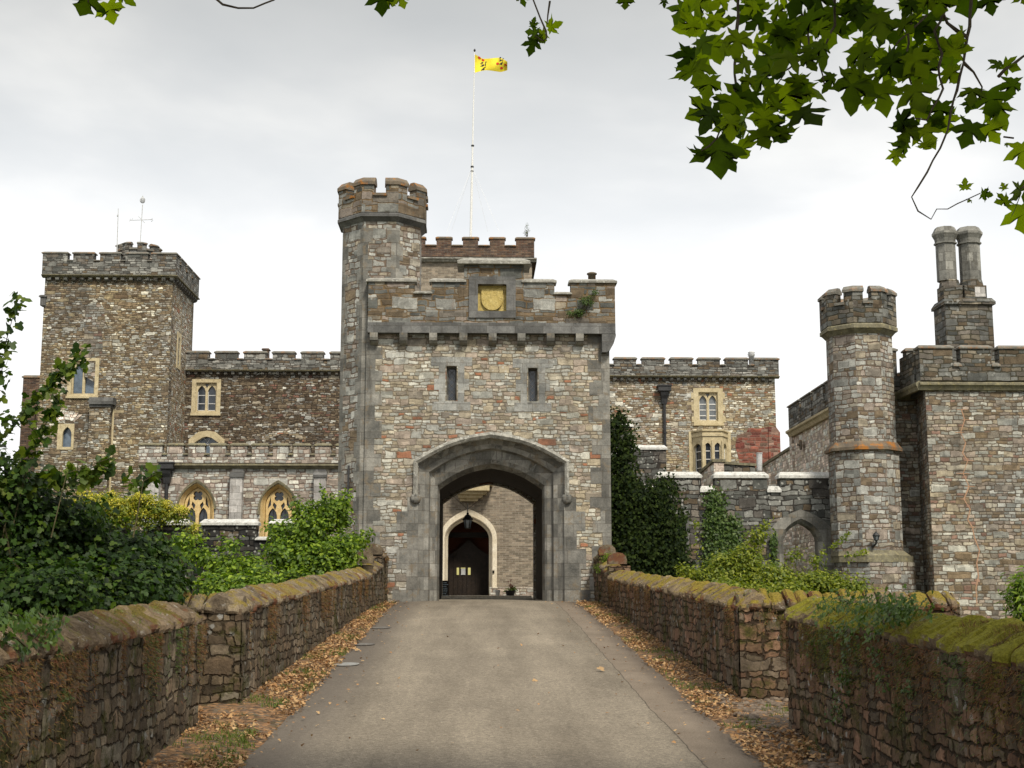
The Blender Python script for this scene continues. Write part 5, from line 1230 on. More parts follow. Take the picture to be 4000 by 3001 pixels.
def vsheet(name, a, b, z0a, z0b, z1a, z1b, n2, mat, parent, res=.035):
    """upright sheet whose face looks along n2"""
    a, b = Vector(a), Vector(b); L = (b-a).length; nu = max(2, int(L/res)); nv = max(2, int(((z1a-z0a)+(z1b-z0b))/2/res))
    vs = []
    for j in range(nv+1):
        for i in range(nu+1):
            s = i/nu; t = j/nv; p = a.lerp(b, s); z = (z0a+(z0b-z0a)*s)*(1-t) + (z1a+(z1b-z1a)*s)*t
            w = .03*noise.noise(Vector((p.x+p.y, z, 0))*1.2)
            vs.append((p.x+n2[0]*w, p.y+n2[1]*w, z))
    fs = [(j*(nu+1)+i, j*(nu+1)+i+1, (j+1)*(nu+1)+i+1, (j+1)*(nu+1)+i) for j in range(nv) for i in range(nu)]
    d = (b-a).normalized(); nrm = Vector((d.x, d.y, 0)).cross(Vector((0,0,1)))
    if nrm.x*n2[0]+nrm.y*n2[1] < 0: fs = [f[::-1] for f in fs]
    me = bpy.data.meshes.new(name); me.from_pydata(vs, [], fs)
    return mesh_obj(name, me, mat, parent, True, fixn=False)
def coping_run(mb, a, b, za, zb, out, rnd, wid=.60, lmin=.13, lmax=.27, drop=.27, rough=.022):
    a, b = Vector(a), Vector(b); L = (b-a).length; d = (b-a).normalized(); s = 0
    prof = [(-.04,-drop),(-.06,-drop+.03),(-.055,-drop+.075),(-.01,-.155),(.08,-.10),(.17,-.05),(.26,-.005),(.34,0),(.46,-.08),(.60,-.22),(.60,-drop)]
    while s < L:
        l = min(rnd.uniform(lmin, lmax), L-s+.02); dz = rnd.uniform(-.028,.022); sk = rnd.uniform(-.06,.06); sc = rnd.uniform(.93,1.06); ox = rnd.uniform(-.02,.02)
        rings = []; nsx = 5
        for i in range(nsx+1):
            t = i/nsx; e = 1-.15*(abs(2*t-1)**5); ring = []
            for (w, h) in prof:
                q = s + l*(.05+.90*t) + sk*(w-.3)
                p = a + d*q; zz = za + (zb-za)*min(1, max(0, q/L)) + dz
                ww = .28+(w-.28)*sc*e*wid/.60+ox; hh = -drop+(h+drop)*e*sc
                nz = noise.noise(Vector((p.x*4+w*3, p.y*4, hh*4+7)))*rough*1.5 + noise.noise(Vector((p.x*11+w*9, p.y*11, hh*12)))*rough*1.2
                ring.append((p.x+out[0]*(ww-nz), p.y+out[1]*(ww-nz), zz+hh+nz*.8))
            rings.append(ring)
        n = len(prof); vs = [v for r in rings for v in r]
        fs = [(i*n+j, i*n+(j+1) % n, (i+1)*n+(j+1) % n, (i+1)*n+j) for i in range(nsx) for j in range(n)] + [tuple(range(n)), tuple(range(nsx*n, nsx*n+n))]
        mb.add(vs, fs); s += l
def tufts(parent, name, a, b, za, zb, out, mat, n, size, where, thr=.1, seed=0, spread=1.0):
    """small growths on a wall: where = 'face' under the coping, 'top' over it"""
    a, b = np.array(a), np.array(b); s = NR.uniform(0, 1, n*4); pts = []; nr = []; ups = []
    for k in s:
        p = a+(b-a)*k; z = za+(zb-za)*k
        if noise.noise(Vector((p[0]*1.1, p[1]*1.1, seed))) + .5*noise.noise(Vector((p[0]*4, p[1]*4, seed+3))) < thr: continue
        if where == 'face':
            h = abs(NR.normal())*.28*spread; pts.append((p[0]-out[0]*.07, p[1]-out[1]*.07, z-.26-h)); nr.append((-out[0], -out[1], .4)); ups.append((-out[0]*.8, -out[1]*.8, -.7))
        else:
            w = NR.uniform(-.02, .55); hh = -.02-.25*((w-.28)/.3)**2*.8; pts.append((p[0]+out[0]*w, p[1]+out[1]*w, z+hh)); nr.append((-out[0]*(.3-w), -out[1]*(.3-w), .6)); ups.append((-out[0]*(.28-w)*1.5, -out[1]*(.28-w)*1.5, 1.1))
        if len(pts) >= n: break
    if len(pts) < 20: return
    p = np.array(pts); A = leaf_arrays(p, np.array(nr)+NR.normal(size=(len(p),3))*.8, size*NR.uniform(.5,1.4,len(p)), T_BLADE, up=np.array(ups)*1.2, spin=.6)
    return leaf_mesh(name, [A], M[mat], parent, kind='stuff')
def bridge_wall(label, pts, ridge, out, wmat, cmat, seed, ends=None, ret=None, retz=None, tuft=(), th=.55):
    """pts: inner face near -> far (x, y); ridge: z of the coping ridge at those points"""
    a, b = pts; rnd = random.Random(seed)
    t = thing('bridge_wall', ((a[0]+b[0])/2, (a[1]+b[1])/2, road_z((a[1]+b[1])/2)), label, 'wall')
    ga, gb = road_z(a[1])-.25, road_z(b[1])-.25
    vsheet('masonry_face', a, b, ga, gb, ridge[0]-.24, ridge[1]-.24, (-out[0], -out[1]), wmat, t)
    m = MB(); o = Vector((out[0], out[1]))
    A, B = Vector(a), Vector(b); i0, i1 = A+o*.06, B+o*.06; e0, e1 = A+o*th, B+o*th
    d = (B-A).normalized()*.03
    vs = [(q.x, q.y, z) for q, z in ((i0+d, -2.6), (i1, -2.6), (e1, -2.6), (e0+d, -2.6), (i0+d, ridge[0]-.2), (i1, ridge[1]-.2), (e1, ridge[1]-.2), (e0+d, ridge[0]-.2))]
    m.add(vs, [(0,1,2,3),(4,5,6,7),(0,1,5,4),(1,2,6,5),(2,3,7,6),(3,0,4,7)]); m.build('core', wmat, t)
    c = MB(); coping_run(c, a, b, ridge[0], ridge[1], out, rnd)
    for e in ends or []:       # (x, y0 inner) end faces towards a given direction
        p0, p1, z, n2 = e; vsheet('end_face', p0, p1, road_z(p0[1])-.25, road_z(p1[1])-.25, z, z, n2, wmat, t)
    if ret:                    # return wall running outwards from the near end
        p0, p1 = ret; vsheet('return_face', p0, p1, road_z(p0[1])-.3, road_z(p1[1])-.3, retz-.22, retz-.22, (0, -1), wmat, t)
        m = MB(); F_ = FY(p0[1]+.06); m.box(F_, min(p0[0],p1[0])+.02, max(p0[0],p1[0]), -.5, 0, -2.6, retz-.2); m.build('return_core', wmat, t)
        coping_run(c, p0, p1, retz, retz, (0, 1), rnd)
    c.build('coping', cmat, t, False)
    for k, (nm, mt, n, sz, wh, thr) in enumerate(tuft): tufts(t, nm, a, b, ridge[0], ridge[1], out, mt, n, sz, wh, thr, seed+k)
    if ret:
        for k, (nm, mt, n, sz, wh, thr) in enumerate(tuft): tufts(t, nm, ret[0], ret[1], retz, retz, (0,1), mt, max(200, n//8), sz, wh, thr, seed+k)
    return t
# measured feet of the walls
lf0 = ground_hit(932,2760); lf1 = (PX(1512,2340,41.9), 41.95); rf0 = ground_hit(2895,2740); rf1 = (PX(2322,2335,41.9), 41.95)
ln0 = ground_hit(772,2842); ln1 = ground_hit(640,2975); rn0 = ground_hit(3083,2862); rn1 = ground_hit(3335,2998)
print('FEET', lf0, lf1, rf0, rf1, ln0, ln1, rn0, rn1)
def ridge_z(px, py, Y): return PZ(px, py, Y)
TW = [('dry_weeds','lf_weed',5200,.05,'face',.08), ('moss_tufts','lf_moss',3500,.02,'top',.12), ('grass_tufts','lf_grass',400,.05,'top',.3)]
zl0, zl1 = ridge_z(922,2317,lf0.y), ridge_z(1375,2218,37.2)
sl_ = (zl1-zl0)/(37.2-lf0.y)
endl = (lf0.x+(lf1[0]-lf0.x)*((37.0-lf0.y)/(41.95-lf0.y)), 37.0)
bl = bridge_wall('long low stone bridge wall with brown mossy coping on the left, running up to the gatehouse', [(lf0.x, lf0.y), endl], (zl0, zl1), (-1,0), M['bw_l'], M['cope_l'], 3, ret=((lf0.x, lf0.y),(lf0.x-3.2, lf0.y)), retz=zl0, tuft=TW)
zr0, zr1 = ridge_z(2942,2305,rf0.y), ridge_z(2440,2228,37.2)
endr = (rf0.x+(rf1[0]-rf0.x)*((37.2-rf0.y)/(41.95-rf0.y)), 37.2)
br = bridge_wall('long stone bridge wall with yellow-moss coping on the right, running up to the gatehouse', [(rf0.x, rf0.y), endr], (zr0, zr1), (1,0), M['bw_r'], M['cope_r'], 7, ret=((rf0.x, rf0.y),(rf0.x+3.2, rf0.y)), retz=zr0, tuft=[TW[0], ('moss_tufts','lf_moss',6000,.022,'top',-.0), TW[2]])
# raised ends against the gatehouse
for (w, e, f, s, tops, lab) in ((bl, endl, lf1, -1, ((1395,2142,37.2),(1452,2112,39.9)), 0), (br, endr, rf1, 1, ((2440,2146,37.4),(2385,2116,40.2)), 1)):
    for i, (tx, ty, Y) in enumerate(tops):
        Y2 = (39.7, 41.95)[i]; zt = PZ(tx, ty, Y); x0 = e[0]+(f[0]-e[0])*(Y-e[1])/(f[1]-e[1]); x1 = e[0]+(f[0]-e[0])*(Y2-e[1])/(f[1]-e[1])
        hf = zt-.36 - (0 if i else .0)
        vsheet('pier_face', (x0, Y), (x1, Y2), road_z(Y)-.25, road_z(Y2)-.25, hf-(.35 if i == 0 else 0.1), hf-.05, (-s,0), M['bw_l' if s < 0 else 'bw_r'], w, .05)
        m = MB(); m.prism([(x0+s*.06, Y+.03), (x1+s*.06, Y2), (x1+s*.6, Y2), (x0+s*.6, Y+.03)], -2.6, hf-.1); m.build('pier_core', M['bw_l' if s < 0 else 'bw_r'], w)
        vsheet('pier_end', (x0, Y), (x0+s*.6, Y), road_z(Y)-.2, road_z(Y)-.2, hf-.1, hf-.1, (0,-1), M['bw_l' if s < 0 else 'bw_r'], w, .05)
        m = MB(); pf = [(-.01,0),(-.02,.13),(.03,.24),(.13,.31),(.25,.325),(.38,.30),(.47,.22),(.50,.11),(.50,0)]; F_ = Fr((x0, Y-.03, 0), (s,0,0), (0,-1,0))
        m.plate(F_, [(u, hf-.1+z+.05) for u, z in pf], [], -.42, .02); m.build('pier_cap', M['cope_l'], w)
        c = MB(); coping_run(c, (x0, Y+.45), (x1, Y2), hf+.12-(.2 if i == 0 else 0), hf+.12, (s,0), random.Random(i+4), lmin=.3, lmax=.5); c.build('pier_coping', M['cope_l'], w, True)
# near walls
dn = Vector((ln1.x-ln0.x, ln1.y-ln0.y)); 
nxl = lambda y: ln0.x + .0*(y-ln0.y)
yl = 7.0
bridge_wall('tall near bridge wall at the lower left, overgrown with brown moss and trailing ivy', [(ln0.x+.12, yl), (ln0.x, ln0.y)], (ridge_z(-60,2470,PROF[0][0]*0+9.6), ridge_z(700,2350,ln0.y)), (-1,0), M['bw_l'], M['cope_ln'], 13,
    tuft=[('dry_weeds','lf_weed',8200,.04,'face',-.05), ('moss_tufts','lf_moss',6000,.02,'top',.05), ('green_growth','ivy2',2200,.04,'face',.15), ('grass_tufts','lf_grass',700,.045,'top',.2)], ends=[((ln0.x, ln0.y),(ln0.x-.55, ln0.y), ridge_z(700,2350,ln0.y)-.25, (0,1))])
bridge_wall('near bridge wall at the lower right with thick bright green moss along its coping', [(rn0.x, yl), (rn0.x, rn0.y)], (ridge_z(4150,2480,9.6), ridge_z(3300,2335,rn0.y)), (1,0), M['bw_r'], M['cope_rn'], 17,
    tuft=[('dry_weeds','lf_weed',7200,.04,'face',-.05), ('moss_tufts','lf_moss',20000,.02,'top',-.25), ('green_growth','ivy2',3600,.035,'face',.0), ('dry_growth','lf_weed',3500,.03,'top',.12), ('moss_hangings','lf_moss',4200,.03,'face',.05)], ends=[((rn0.x, rn0.y),(rn0.x+.55, rn0.y), ridge_z(3300,2335,rn0.y)-.25, (0,1))])

# manhole covers
for i, (a, b, lab) in enumerate(((1333,2600,'nearest round grey manhole cover at the left edge of the drive'), (1416,2521,'middle manhole cover at the left edge of the drive, seen almost edge-on'), (1488,2456,'farthest grey manhole cover at the left edge of the drive'))):
    g_ = ground_hit(a, b); q = MB(); q.lathe((0,0,0), [(.22,0),(.22,.010),(.20,.011),(.195,.007),(.05,.008)], 28)
    o = q.build('manhole_cover', plain('worn_iron_%d' % i, (.20,.20,.19) if i == 0 else (.10,.09,.08), (.30,.30,.29) if i == 0 else (.16,.15,.14), 6, rough=.5)); 
    x = max(g_.x, LX+.20); s_ = (road_z(g_.y+1)-road_z(g_.y-1))/2
    o.location = (x, g_.y, road_z(g_.y)+.016); o.rotation_euler = (math.atan(s_), -.03, 0); tag(o, lab, 'manhole cover', 'manhole covers along the left edge of the drive')

# fallen leaves
def litter(name, x0, x1, n, y0, y1, sx, label_seed, size=.075):
    y = y0 + (y1-y0)*NR.uniform(0, 1, n*3)**1.3; x = x0 + (x1-x0)*NR.uniform(0, 1, n*3); keep = []
    for i in range(n*3):
        v = noise.noise(Vector((x[i]*.9, y[i]*.5, label_seed))) + .6*noise.noise(Vector((x[i]*2.2, y[i]*1.6, label_seed+2)))
        e = 1-abs(x[i]-sx)/1.0
        if v*1.2 + e*.5 > NR.uniform(.0, .75): keep.append(i)
        if len(keep) >= n: break
    keep = np.array(keep); x, y = x[keep], y[keep]
    z = np.array([road_z(b) + (.045 if (a < LX or a > RX) else .045) + .03*noise.noise(Vector((a*2.5, b*2.5, 1))) + NR.uniform(0, .03) for a, b in zip(x, y)])
    p = np.stack([x, y, z], 1); nr = np.array([0, 0, 1.])+NR.normal(size=(len(p), 3))*.45
    h = len(p)//2
    return leaf_mesh(name, [leaf_arrays(p[:h], nr[:h], size*NR.uniform(.4,1.5,h), T_OVAL), leaf_arrays(p[h:], nr[h:], size*NR.uniform(.5,1.6,len(p)-h), T_IVY)], M['lf_dead'], kind='stuff')
litter('fallen_leaves', -3.7, LX+.10, 9500, 9, 41, LX-.2, 2, .043); litter('fallen_leaves', RX-.10, 4.5, 9000, 9, 41, RX+.15, 9, .042)
xs_ = np.concatenate([LX + abs(NR.normal(size=260))*.45, RX - abs(NR.normal(size=260))*.45, NR.uniform(LX, RX, 60)]); ys_ = NR.uniform(10, 41, len(xs_))
pp_ = np.array([(a, b, road_z(b)+.05) for a, b in zip(xs_, ys_)])
leaf_mesh('scattered_leaves', [leaf_arrays(pp_, np.array([0,0,1.])+NR.normal(size=pp_.shape)*.3, .042*NR.uniform(.4,1.4,len(pp_)), T_IVY)], M['lf_dead'], kind='stuff')
# loose leaves on the asphalt
for (a, b, l) in ((2343,2632,'orange fallen leaf lying alone on the drive right of centre'), (1400,2547,'pale fallen leaf on the drive beside the manhole covers'), (2080,2670,'tiny dry leaf near the middle of the drive')):
    g_ = ground_hit(a, b); tm = T_IVY; V, tf, k, n_ = leaf_arrays(np.array([[0,0,0.]]), np.array([[.2,-.5,1.]]), np.array([.15 if a > 2300 else .10]), tm)
    o = leaf_mesh('fallen_leaf', [(V, tf, k, n_)], M['lf_dead']); o.location = (g_.x, g_.y, g_.z+.06); tag(o, l, 'leaf')
# verge grass
def grass(name, x0, x1, n, thr, seed):
    ys_ = NR.uniform(9, 41, n*3); xs_ = NR.uniform(x0, x1, n*3); pts = []
    for x, y in zip(xs_, ys_):
        if noise.noise(Vector((x*1.2, y*.8, seed)))+.4*noise.noise(Vector((x*5, y*4, seed))) > thr: pts.append((x, y, road_z(y)+.02))
        if len(pts) >= n: break
    p = np.array(pts); return leaf_mesh(name, [leaf_arrays(p, NR.normal(size=p.shape)+np.array([0,-.6,.2]), .07*NR.uniform(.5,1.4,len(p)), T_BLADE, up=np.array([0,0,2.2]), spin=.8)], M['lf_grass'], kind='stuff')
grass('verge_grass', -3.55, LX+.02, 9000, .12, 3); grass('verge_grass', RX, 4.3, 5000, .22, 8)
# cobbles and pebbles of the right verge
m = MB(); rr = random.Random(3)
for _ in range(700):
    y = rr.uniform(12.5, 20); x = rr.uniform(RX+.35, 4.6); s = rr.uniform(.025,.075); m.lathe((x, y, road_z(y)+.02), [(.001,-s*.4),(s*.8,-s*.2),(s,.1*s),(s*.6,s*.5),(.001,s*.6)], 7, rr.random(), rr.uniform(.7,1.3), rr.uniform(.7,1.3))
tag(m.build('pebbles', plain('pebble_stone', (.08,.06,.045), (.20,.155,.115), 9), None, True), kind='stuff')
# ================================================================== VEGETATION
random.seed(4)
gl = lambda x, y: max(gz(x, y), -2.5)
# dark climbing hedge at the left
ext = []
for pl_, n, sp, Y in (([(-40,1780),(60,1650),(150,1560),(250,1450),(300,1420)], 110, .05, 17), ([(200,1480),(300,1400),(360,1368)], 14, .03, 17), ([(-60,1950),(60,1850),(130,1760),(190,1640),(215,1600)], 110, .06, 17), ([(230,1580),(235,1520)], 8, .03, 17),
    ([(40,1900),(150,1870),(260,1850),(360,1860),(430,1790)], 150, .06, 17.3), ([(-40,1700),(-10,1560),(20,1450),(25,1330),(55,1200),(75,1150)], 60, .05, 17), ([(500,1900),(560,1880),(610,1850)], 40, .06, 18), ([(-60,1500),(-20,1420),(0,1300)], 50, .08, 17)):
    q = along(pl_, n, sp, Y); ext.append(leaf_arrays(q, NR.normal(size=q.shape)+np.array([0,-.7,.6]), .15*NR.uniform(.5,1.2,len(q)), T_IVY, up=np.array([0,0,-.6])))
hx = P(250,2200,18)
hedge = thing('climbing_shrub', (hx.x, 18, gl(hx.x, 18)), 'large dark leafy climbing shrub behind the near wall at the left, with long vine shoots', 'shrub')
leaf_mesh('vine_leaves', ext, M['lf_vine'], hedge)
B = [(40,2200,18,.9,.8,.9,6500),(300,2230,18.6,.9,.60,.9,7000),(500,2260,19.2,.65,.50,.8,4800),(60,2000,17.8,.75,.45,.6,2300),(250,2010,18,.5,.22,.5,700),(560,2150,19,.3,.22,.4,500),(0,1820,17.2,.18,.35,.4,260),(-60,1960,17,.40,.6,.6,1000),(90,2340,17,.9,.40,.8,5200),(380,2330,18,.8,.36,.8,5200),(580,2310,19,.40,.36,.6,2600),(230,2060,18.4,.6,.22,.5,900),(250,2400,17.5,.8,.22,.6,2600)]
parts, cl = blob_leaves(B, .088, T_IVY, .15, 22, .5); leaf_mesh('foliage', parts, M['lf_dark'], hedge)
stems('stem', (hx.x, 18.2, gl(hx.x, 18)), cl, M['stem'], hedge, .05, 40)
m = MB()
for pl_ in ([(40,2100),(100,1850),(150,1560),(250,1450),(360,1368)], [(0,2150),(60,1850),(190,1640),(235,1520)], [(-40,2000),(-10,1560),(25,1330),(75,1150)], [(200,2100),(260,1850),(430,1790)], [(520,2100),(560,1880),(610,1850)]):
    m.tube([P(a,b,17.1) for a,b in pl_], [.010]+[.006]*(len(pl_)-2)+[.003], 5)
m.build('shoot', M['stem'], hedge)
# trailing ivy on the near left wall
def ivy_patch(name, label, poly_blobs, n, Y_of, size, mat, nrm, depth=.06, cat='ivy', hang=-.7):
    q = []
    for (cx, cy, rx, ry, k) in poly_blobs:
        cs = []
        for _ in range(max(1, k//22)):
            a = random.random()*6.283; r = random.random()**.5*1.05; cs.append((cx+rx*r*math.cos(a), cy+ry*r*math.sin(a), random.gauss(0, depth*1.5)))
        for _ in range(k):
            a, b, dd = random.choice(cs); px, py = a+random.gauss(0, min(13, rx*.45)), b+random.gauss(0, min(15, ry*.4)); p = P(px, py, Y_of(px, py)); p.x += nrm[0]*dd; p.y += nrm[1]*abs(dd); q.append(p)
    q = np.array([tuple(v) for v in q]) + NR.normal(size=(len(q),3))*depth
    base = q[np.argmin(q[:,2])]
    t = thing(name, tuple(base), label, cat)
    leaf_mesh('foliage', [leaf_arrays(q, np.array(nrm)+NR.normal(size=q.shape)*.5, size*NR.uniform(.5,1.25,len(q)), T_IVY, up=np.array([0,0,hang]), spin=.6)], M[mat], t)
    m = MB()
    for _ in range(12):
        a = q[random.randrange(len(q))]; b = q[random.randrange(len(q))]; lo = Vector(min((tuple(a), tuple(b)), key=lambda v: v[2])); hi = Vector(max((tuple(a), tuple(b)), key=lambda v: v[2]))
        if (hi-lo).length < .6: m.tube([lo, lo.lerp(hi,.5)+Vector((.03,0,0)), hi], [.012,.009,.005], 4)
    if m.v: m.build('stem', M['stem'], t)
    return t
def YX(x):                        # depth at which a ray meets the upright plane x = const
    def f(px, py):
        d = RM @ Vector(((px - 2000) / FOC, -(py - 1500.5) / FOC, -1)); return d.y * x / d.x
    return f
YL = YX(ln0.x+.09); YRr = YX(rn0.x-.07)
ivy_patch('trailing_ivy', 'thin green ivy strands trailing over the near left wall', [(60,2430,90,40,160),(180,2440,60,40,90),(230,2520,14,60,60),(260,2590,10,50,40),(120,2470,60,40,80),(230,2720,26,16,26),(40,2520,50,30,50)], 0, YL, .055, 'ivy2', (1,0,.3), .025)
ivy_patch('trailing_ivy', 'green ivy clump spilling over the mossy coping of the near right wall', [(3480,2370,60,28,420),(3560,2385,50,22,240),(3330,2370,110,35,360),(3360,2450,70,50,320)], 0, YRr, .045, 'ivy2', (-1,0,.6), .05)
ivy_patch('trailing_ivy', 'dark strip of ivy hanging down the face of the near right wall', [(3300,2640,22,120,260),(3275,2780,18,50,80),(3420,2600,20,90,110),(3480,2720,22,60,90),(3540,2640,20,60,80),(3180,2480,40,60,120)], 0, YRr, .034, 'ivy2', (-1,0,.3), .02)
YG = lambda px, py: 41.0
# shrubs behind the left wall
def base_of(px, Y): x = PX(px, 2400, Y); return (x, Y, gl(x, Y))
shrub('laurel_bush', 'tall bright green bush against the left side of the gatehouse', 'bush', [(1290,2010,37,.45,.40,.5,1700),(1200,2080,36.5,.55,.50,.6,2200),(1110,2160,36,.45,.35,.6,1500),(1230,2200,36,.8,.55,.7,3400),(1330,2150,36.5,.40,.45,.5,1300),(1150,2290,35.5,.9,.5,.7,3000),(1400,2110,37.5,.22,.12,.3,350),(1170,1995,36.5,.16,.14,.2,150),(1080,2070,36.2,.2,.15,.2,200),(1330,1960,37,.12,.18,.15,170)], .13, T_OVAL, 'lf_green', base_of(1220,36.5), .13, 24, .7, 26, .04, extra=[leaf_arrays((q_ := along(pl_, n_, .05, 36.4)), NR.normal(size=q_.shape)+np.array([0,-.3,.7]), .12*NR.uniform(.5,1.2,len(q_)), T_OVAL) for pl_, n_ in (([(1250,1990),(1270,1935),(1262,1905)],60),([(1340,1990),(1352,1935),(1350,1915)],60),([(1150,2040),(1165,1985),(1160,1960)],50),([(1420,2130),(1445,2085),(1440,2070)],50),([(1200,2010),(1215,1960)],40),([(1060,2110),(1050,2050)],40))])
shrub('laurel_bush', 'low spreading green bush in the middle of the left bank', 'bush', [(720,2115,33,.28,.10,.3,260),(780,2170,33,.30,.14,.4,420),(870,2210,33,.40,.20,.4,800),(960,2210,33.3,.28,.22,.4,520),(850,2290,32,.55,.20,.5,1200),(980,2300,32,.5,.24,.5,1200),(905,2140,33,.10,.18,.15,150),(1010,2260,32.5,.3,.25,.4,500)], .12, T_OVAL, 'lf_green', base_of(870,33), .14, 24, .7, 20, .035)
shrub('laurel_bush', 'small bright green bush beside the dark climbing shrub', 'bush', [(640,2250,29,.18,.25,.3,600),(630,2295,28.5,.22,.18,.35,600),(620,2200,29.5,.12,.15,.3,200),(665,2300,28,.10,.14,.3,260)], .12, T_OVAL, 'lf_green', base_of(650,29), .11, 24, .7, 12, .03)
# yellow flowering shrub on the moat wall
fy_ = [(250,1995,46,.7,.28,.5,1000),(380,1975,46,.5,.36,.5,900),(470,1990,45.8,.5,.28,.5,900),(560,1968,46,.45,.36,.5,800),(630,1995,46,.40,.28,.5,700),(695,2012,46,.30,.2,.35,450),(130,1990,46,.6,.3,.4,700),(755,2085,46.6,.20,.22,.2,260),(520,2030,46,1.4,.2,.5,1400),(330,1945,46,.18,.2,.2,160),(440,1950,46,.12,.2,.2,120)]
fs = shrub('flowering_shrub', 'shrub with yellow-green flower heads sprawling over the dark moat wall', 'shrub', fy_, .11, T_OVAL, 'lf_yel', (PX(450,2000,46.2), 46.2, gl(PX(450,2000,46.2),46.2)), .16, 24, .8, 24, .03)
pt, _ = blob_leaves([(a, b-22, c-.15, d*.95, e*.6, f*.8, int(n*1.1)) for a,b,c,d,e,f,n in fy_], .07, T_OVAL, .07, 40, .9); pt2 = pt; leaf_mesh('flower_head', pt, M['lf_flower'], fs)
# ivy between the gatehouse and the curtain wall
ivy_patch('wall_ivy', 'tall mass of dark ivy climbing beside the right edge of the gatehouse', [(2420,1720,45,90,1000),(2420,1880,50,140,2000),(2450,2030,75,150,3400),(2520,2060,100,130,3600),(2560,2150,110,110,4000),(2450,2180,90,80,2200),(2620,2190,60,60,900),(2390,1660,25,40,160),(2660,2230,40,30,300),(2480,1960,70,40,500),(2600,1910,45,40,380),(2540,1930,70,60,800),(2600,2020,60,70,900)], 0, lambda a, b: 45.35-random.random()**2*(.4+ (b-1640)/600*.9), .11, 'ivy', (0,-1,.35), .10)
ivy_patch('wall_ivy', 'bright green ivy column on the curtain wall left of the pointed doorway', [(2795,1975,30,55,500),(2800,2070,42,80,1000),(2860,2100,40,80,800),(2840,2180,62,60,900),(2780,2160,24,70,300)], 0, lambda a, b: 45.6-random.random()*.12, .10, 'ivy2', (0,-1,.35), .03)
ivy_patch('wall_ivy', 'narrow short strip of ivy just left of the pointed doorway', [(3020,2120,14,45,160),(3024,2180,12,30,80)], 0, lambda a, b: 45.62-random.random()*.08, .09, 'ivy2', (0,-1,.35), .02)
# saplings in front of the curtain wall
def twiggy(pl_, Y, n, sp): q = along(pl_, n, sp, Y); return leaf_arrays(q, NR.normal(size=q.shape)+np.array([0,-.4,.7]), .10*NR.uniform(.5,1.3,len(q)), T_OVAL)
shrub('sapling_thicket', 'yellow-green sapling thicket in front of the curtain wall, with an upright shoot', 'bush', [(2830,2230,38,.55,.45,.6,2400),(2920,2190,38,.35,.45,.5,1500),(2960,2100,38,.16,.28,.2,330),(3010,2260,37.5,.7,.42,.6,3000),(2740,2270,38,.4,.3,.5,1100),(3110,2280,37.5,.4,.22,.5,1200),(2860,2310,36,.8,.28,.6,2400),(3060,2320,36,.8,.25,.6,2200),(2690,2230,37.5,.25,.16,.3,260)], .10, T_OVAL, 'lf_yel', base_of(2930,37.5), .13, 22, .7, 30, .03,
    extra=[twiggy([(2945,2150),(2970,2090),(2995,2035)], 38, 110, .06), twiggy([(2735,2190),(2728,2110),(2715,2050),(2722,2040)], 38, 70, .05)])
shrub('sapling_thicket', 'green sapling bush below the pointed doorway with a long slanting shoot', 'bush', [(3190,2270,37,.4,.20,.5,1100),(3250,2290,37,.45,.28,.5,1500),(3330,2310,36.5,.5,.16,.5,800),(3100,2170,37.5,.10,.10,.1,90),(3185,2190,37.3,.10,.14,.15,110),(3390,2320,36,.5,.12,.4,500),(3340,2270,36.5,.3,.08,.3,160)], .10, T_OVAL, 'lf_yel', base_of(3240,37), .12, 22, .7, 22, .03,
    extra=[twiggy([(3180,2190),(3240,2140),(3290,2110),(3322,2080)], 37, 110, .04), twiggy([(3270,2290),(3300,2240),(3340,2170)], 37, 14, .02), twiggy([(3300,2170),(3350,2165),(3390,2155)], 37, 60, .04)])
# lance-leaved plant at the right edge
q, cl = blob_leaves([(3990,2360,20,.16,.32,.2,500),(3975,2300,20,.08,.20,.1,170),(4030,2300,20,.2,.35,.2,400)], .14, T_LANCE, .08, 30, .9)
sh = thing('willow_shrub', (PX(3990,2500,20), 20, .4), 'slender bright green narrow-leaved shrub at the right edge behind the mossy wall', 'shrub'); leaf_mesh('foliage', q, M['lf_green'], sh); stems('stem', (PX(3990,2500,20), 20, .4), cl, M['stem'], sh, .015, 10)
q, cl = blob_leaves([(3870,2400,19,.9,.05,.1,300),(3600,2390,20,.9,.05,.1,260)], .07, T_OVAL, .05, 20, .9)
# weeds growing on masonry
shrub('wall_weeds', 'dark straggly weed clump growing on the right of the gatehouse parapet', 'weeds', [(2290,1175,41.55,.22,.16,.08,420),(2250,1222,41.6,.28,.10,.07,420),(2320,1140,41.6,.08,.10,.06,140)], .05, T_OVAL, 'ivy2', tuple(P(2260,1240,41.7)), .05, 20, .5, 14, .012)
shrub('wall_weeds', 'little spiky plant sprouting on top of the brick tower', 'weeds', [(2058,905,62,.10,.16,.1,90),(2058,880,62,.03,.10,.03,30)], .07, T_LANCE, 'lf_grass', tuple(P(2058,925,62)), .04, 12, .5, 8, .01)
shrub('wall_weeds', 'bright green fern clump on the raised end of the right bridge wall', 'weeds', [(2372,2185,40,.14,.16,.2,420),(2350,2215,40,.12,.14,.2,260)], .07, T_LANCE, 'lf_green', tuple(P(2365,2240,40.3)), .06, 20, .6, 10, .01)
shrub('wall_weeds', 'reddish dry weeds at the raised end of the left bridge wall', 'weeds', [(1497,2170,40.8,.14,.22,.2,420),(1500,2300,41,.2,.2,.2,250)], .08, T_LANCE, 'lf_weed', tuple(P(1497,2330,41)), .06, 20, .6, 10, .01)
pot = bpy.data.objects['planter']; 
q, cl = blob_leaves([(1993,2306,53,.22,.12,.15,260)], .07, T_OVAL, .05, 20, .4); leaf_mesh('greenery', q, M['lf_green'], pot)
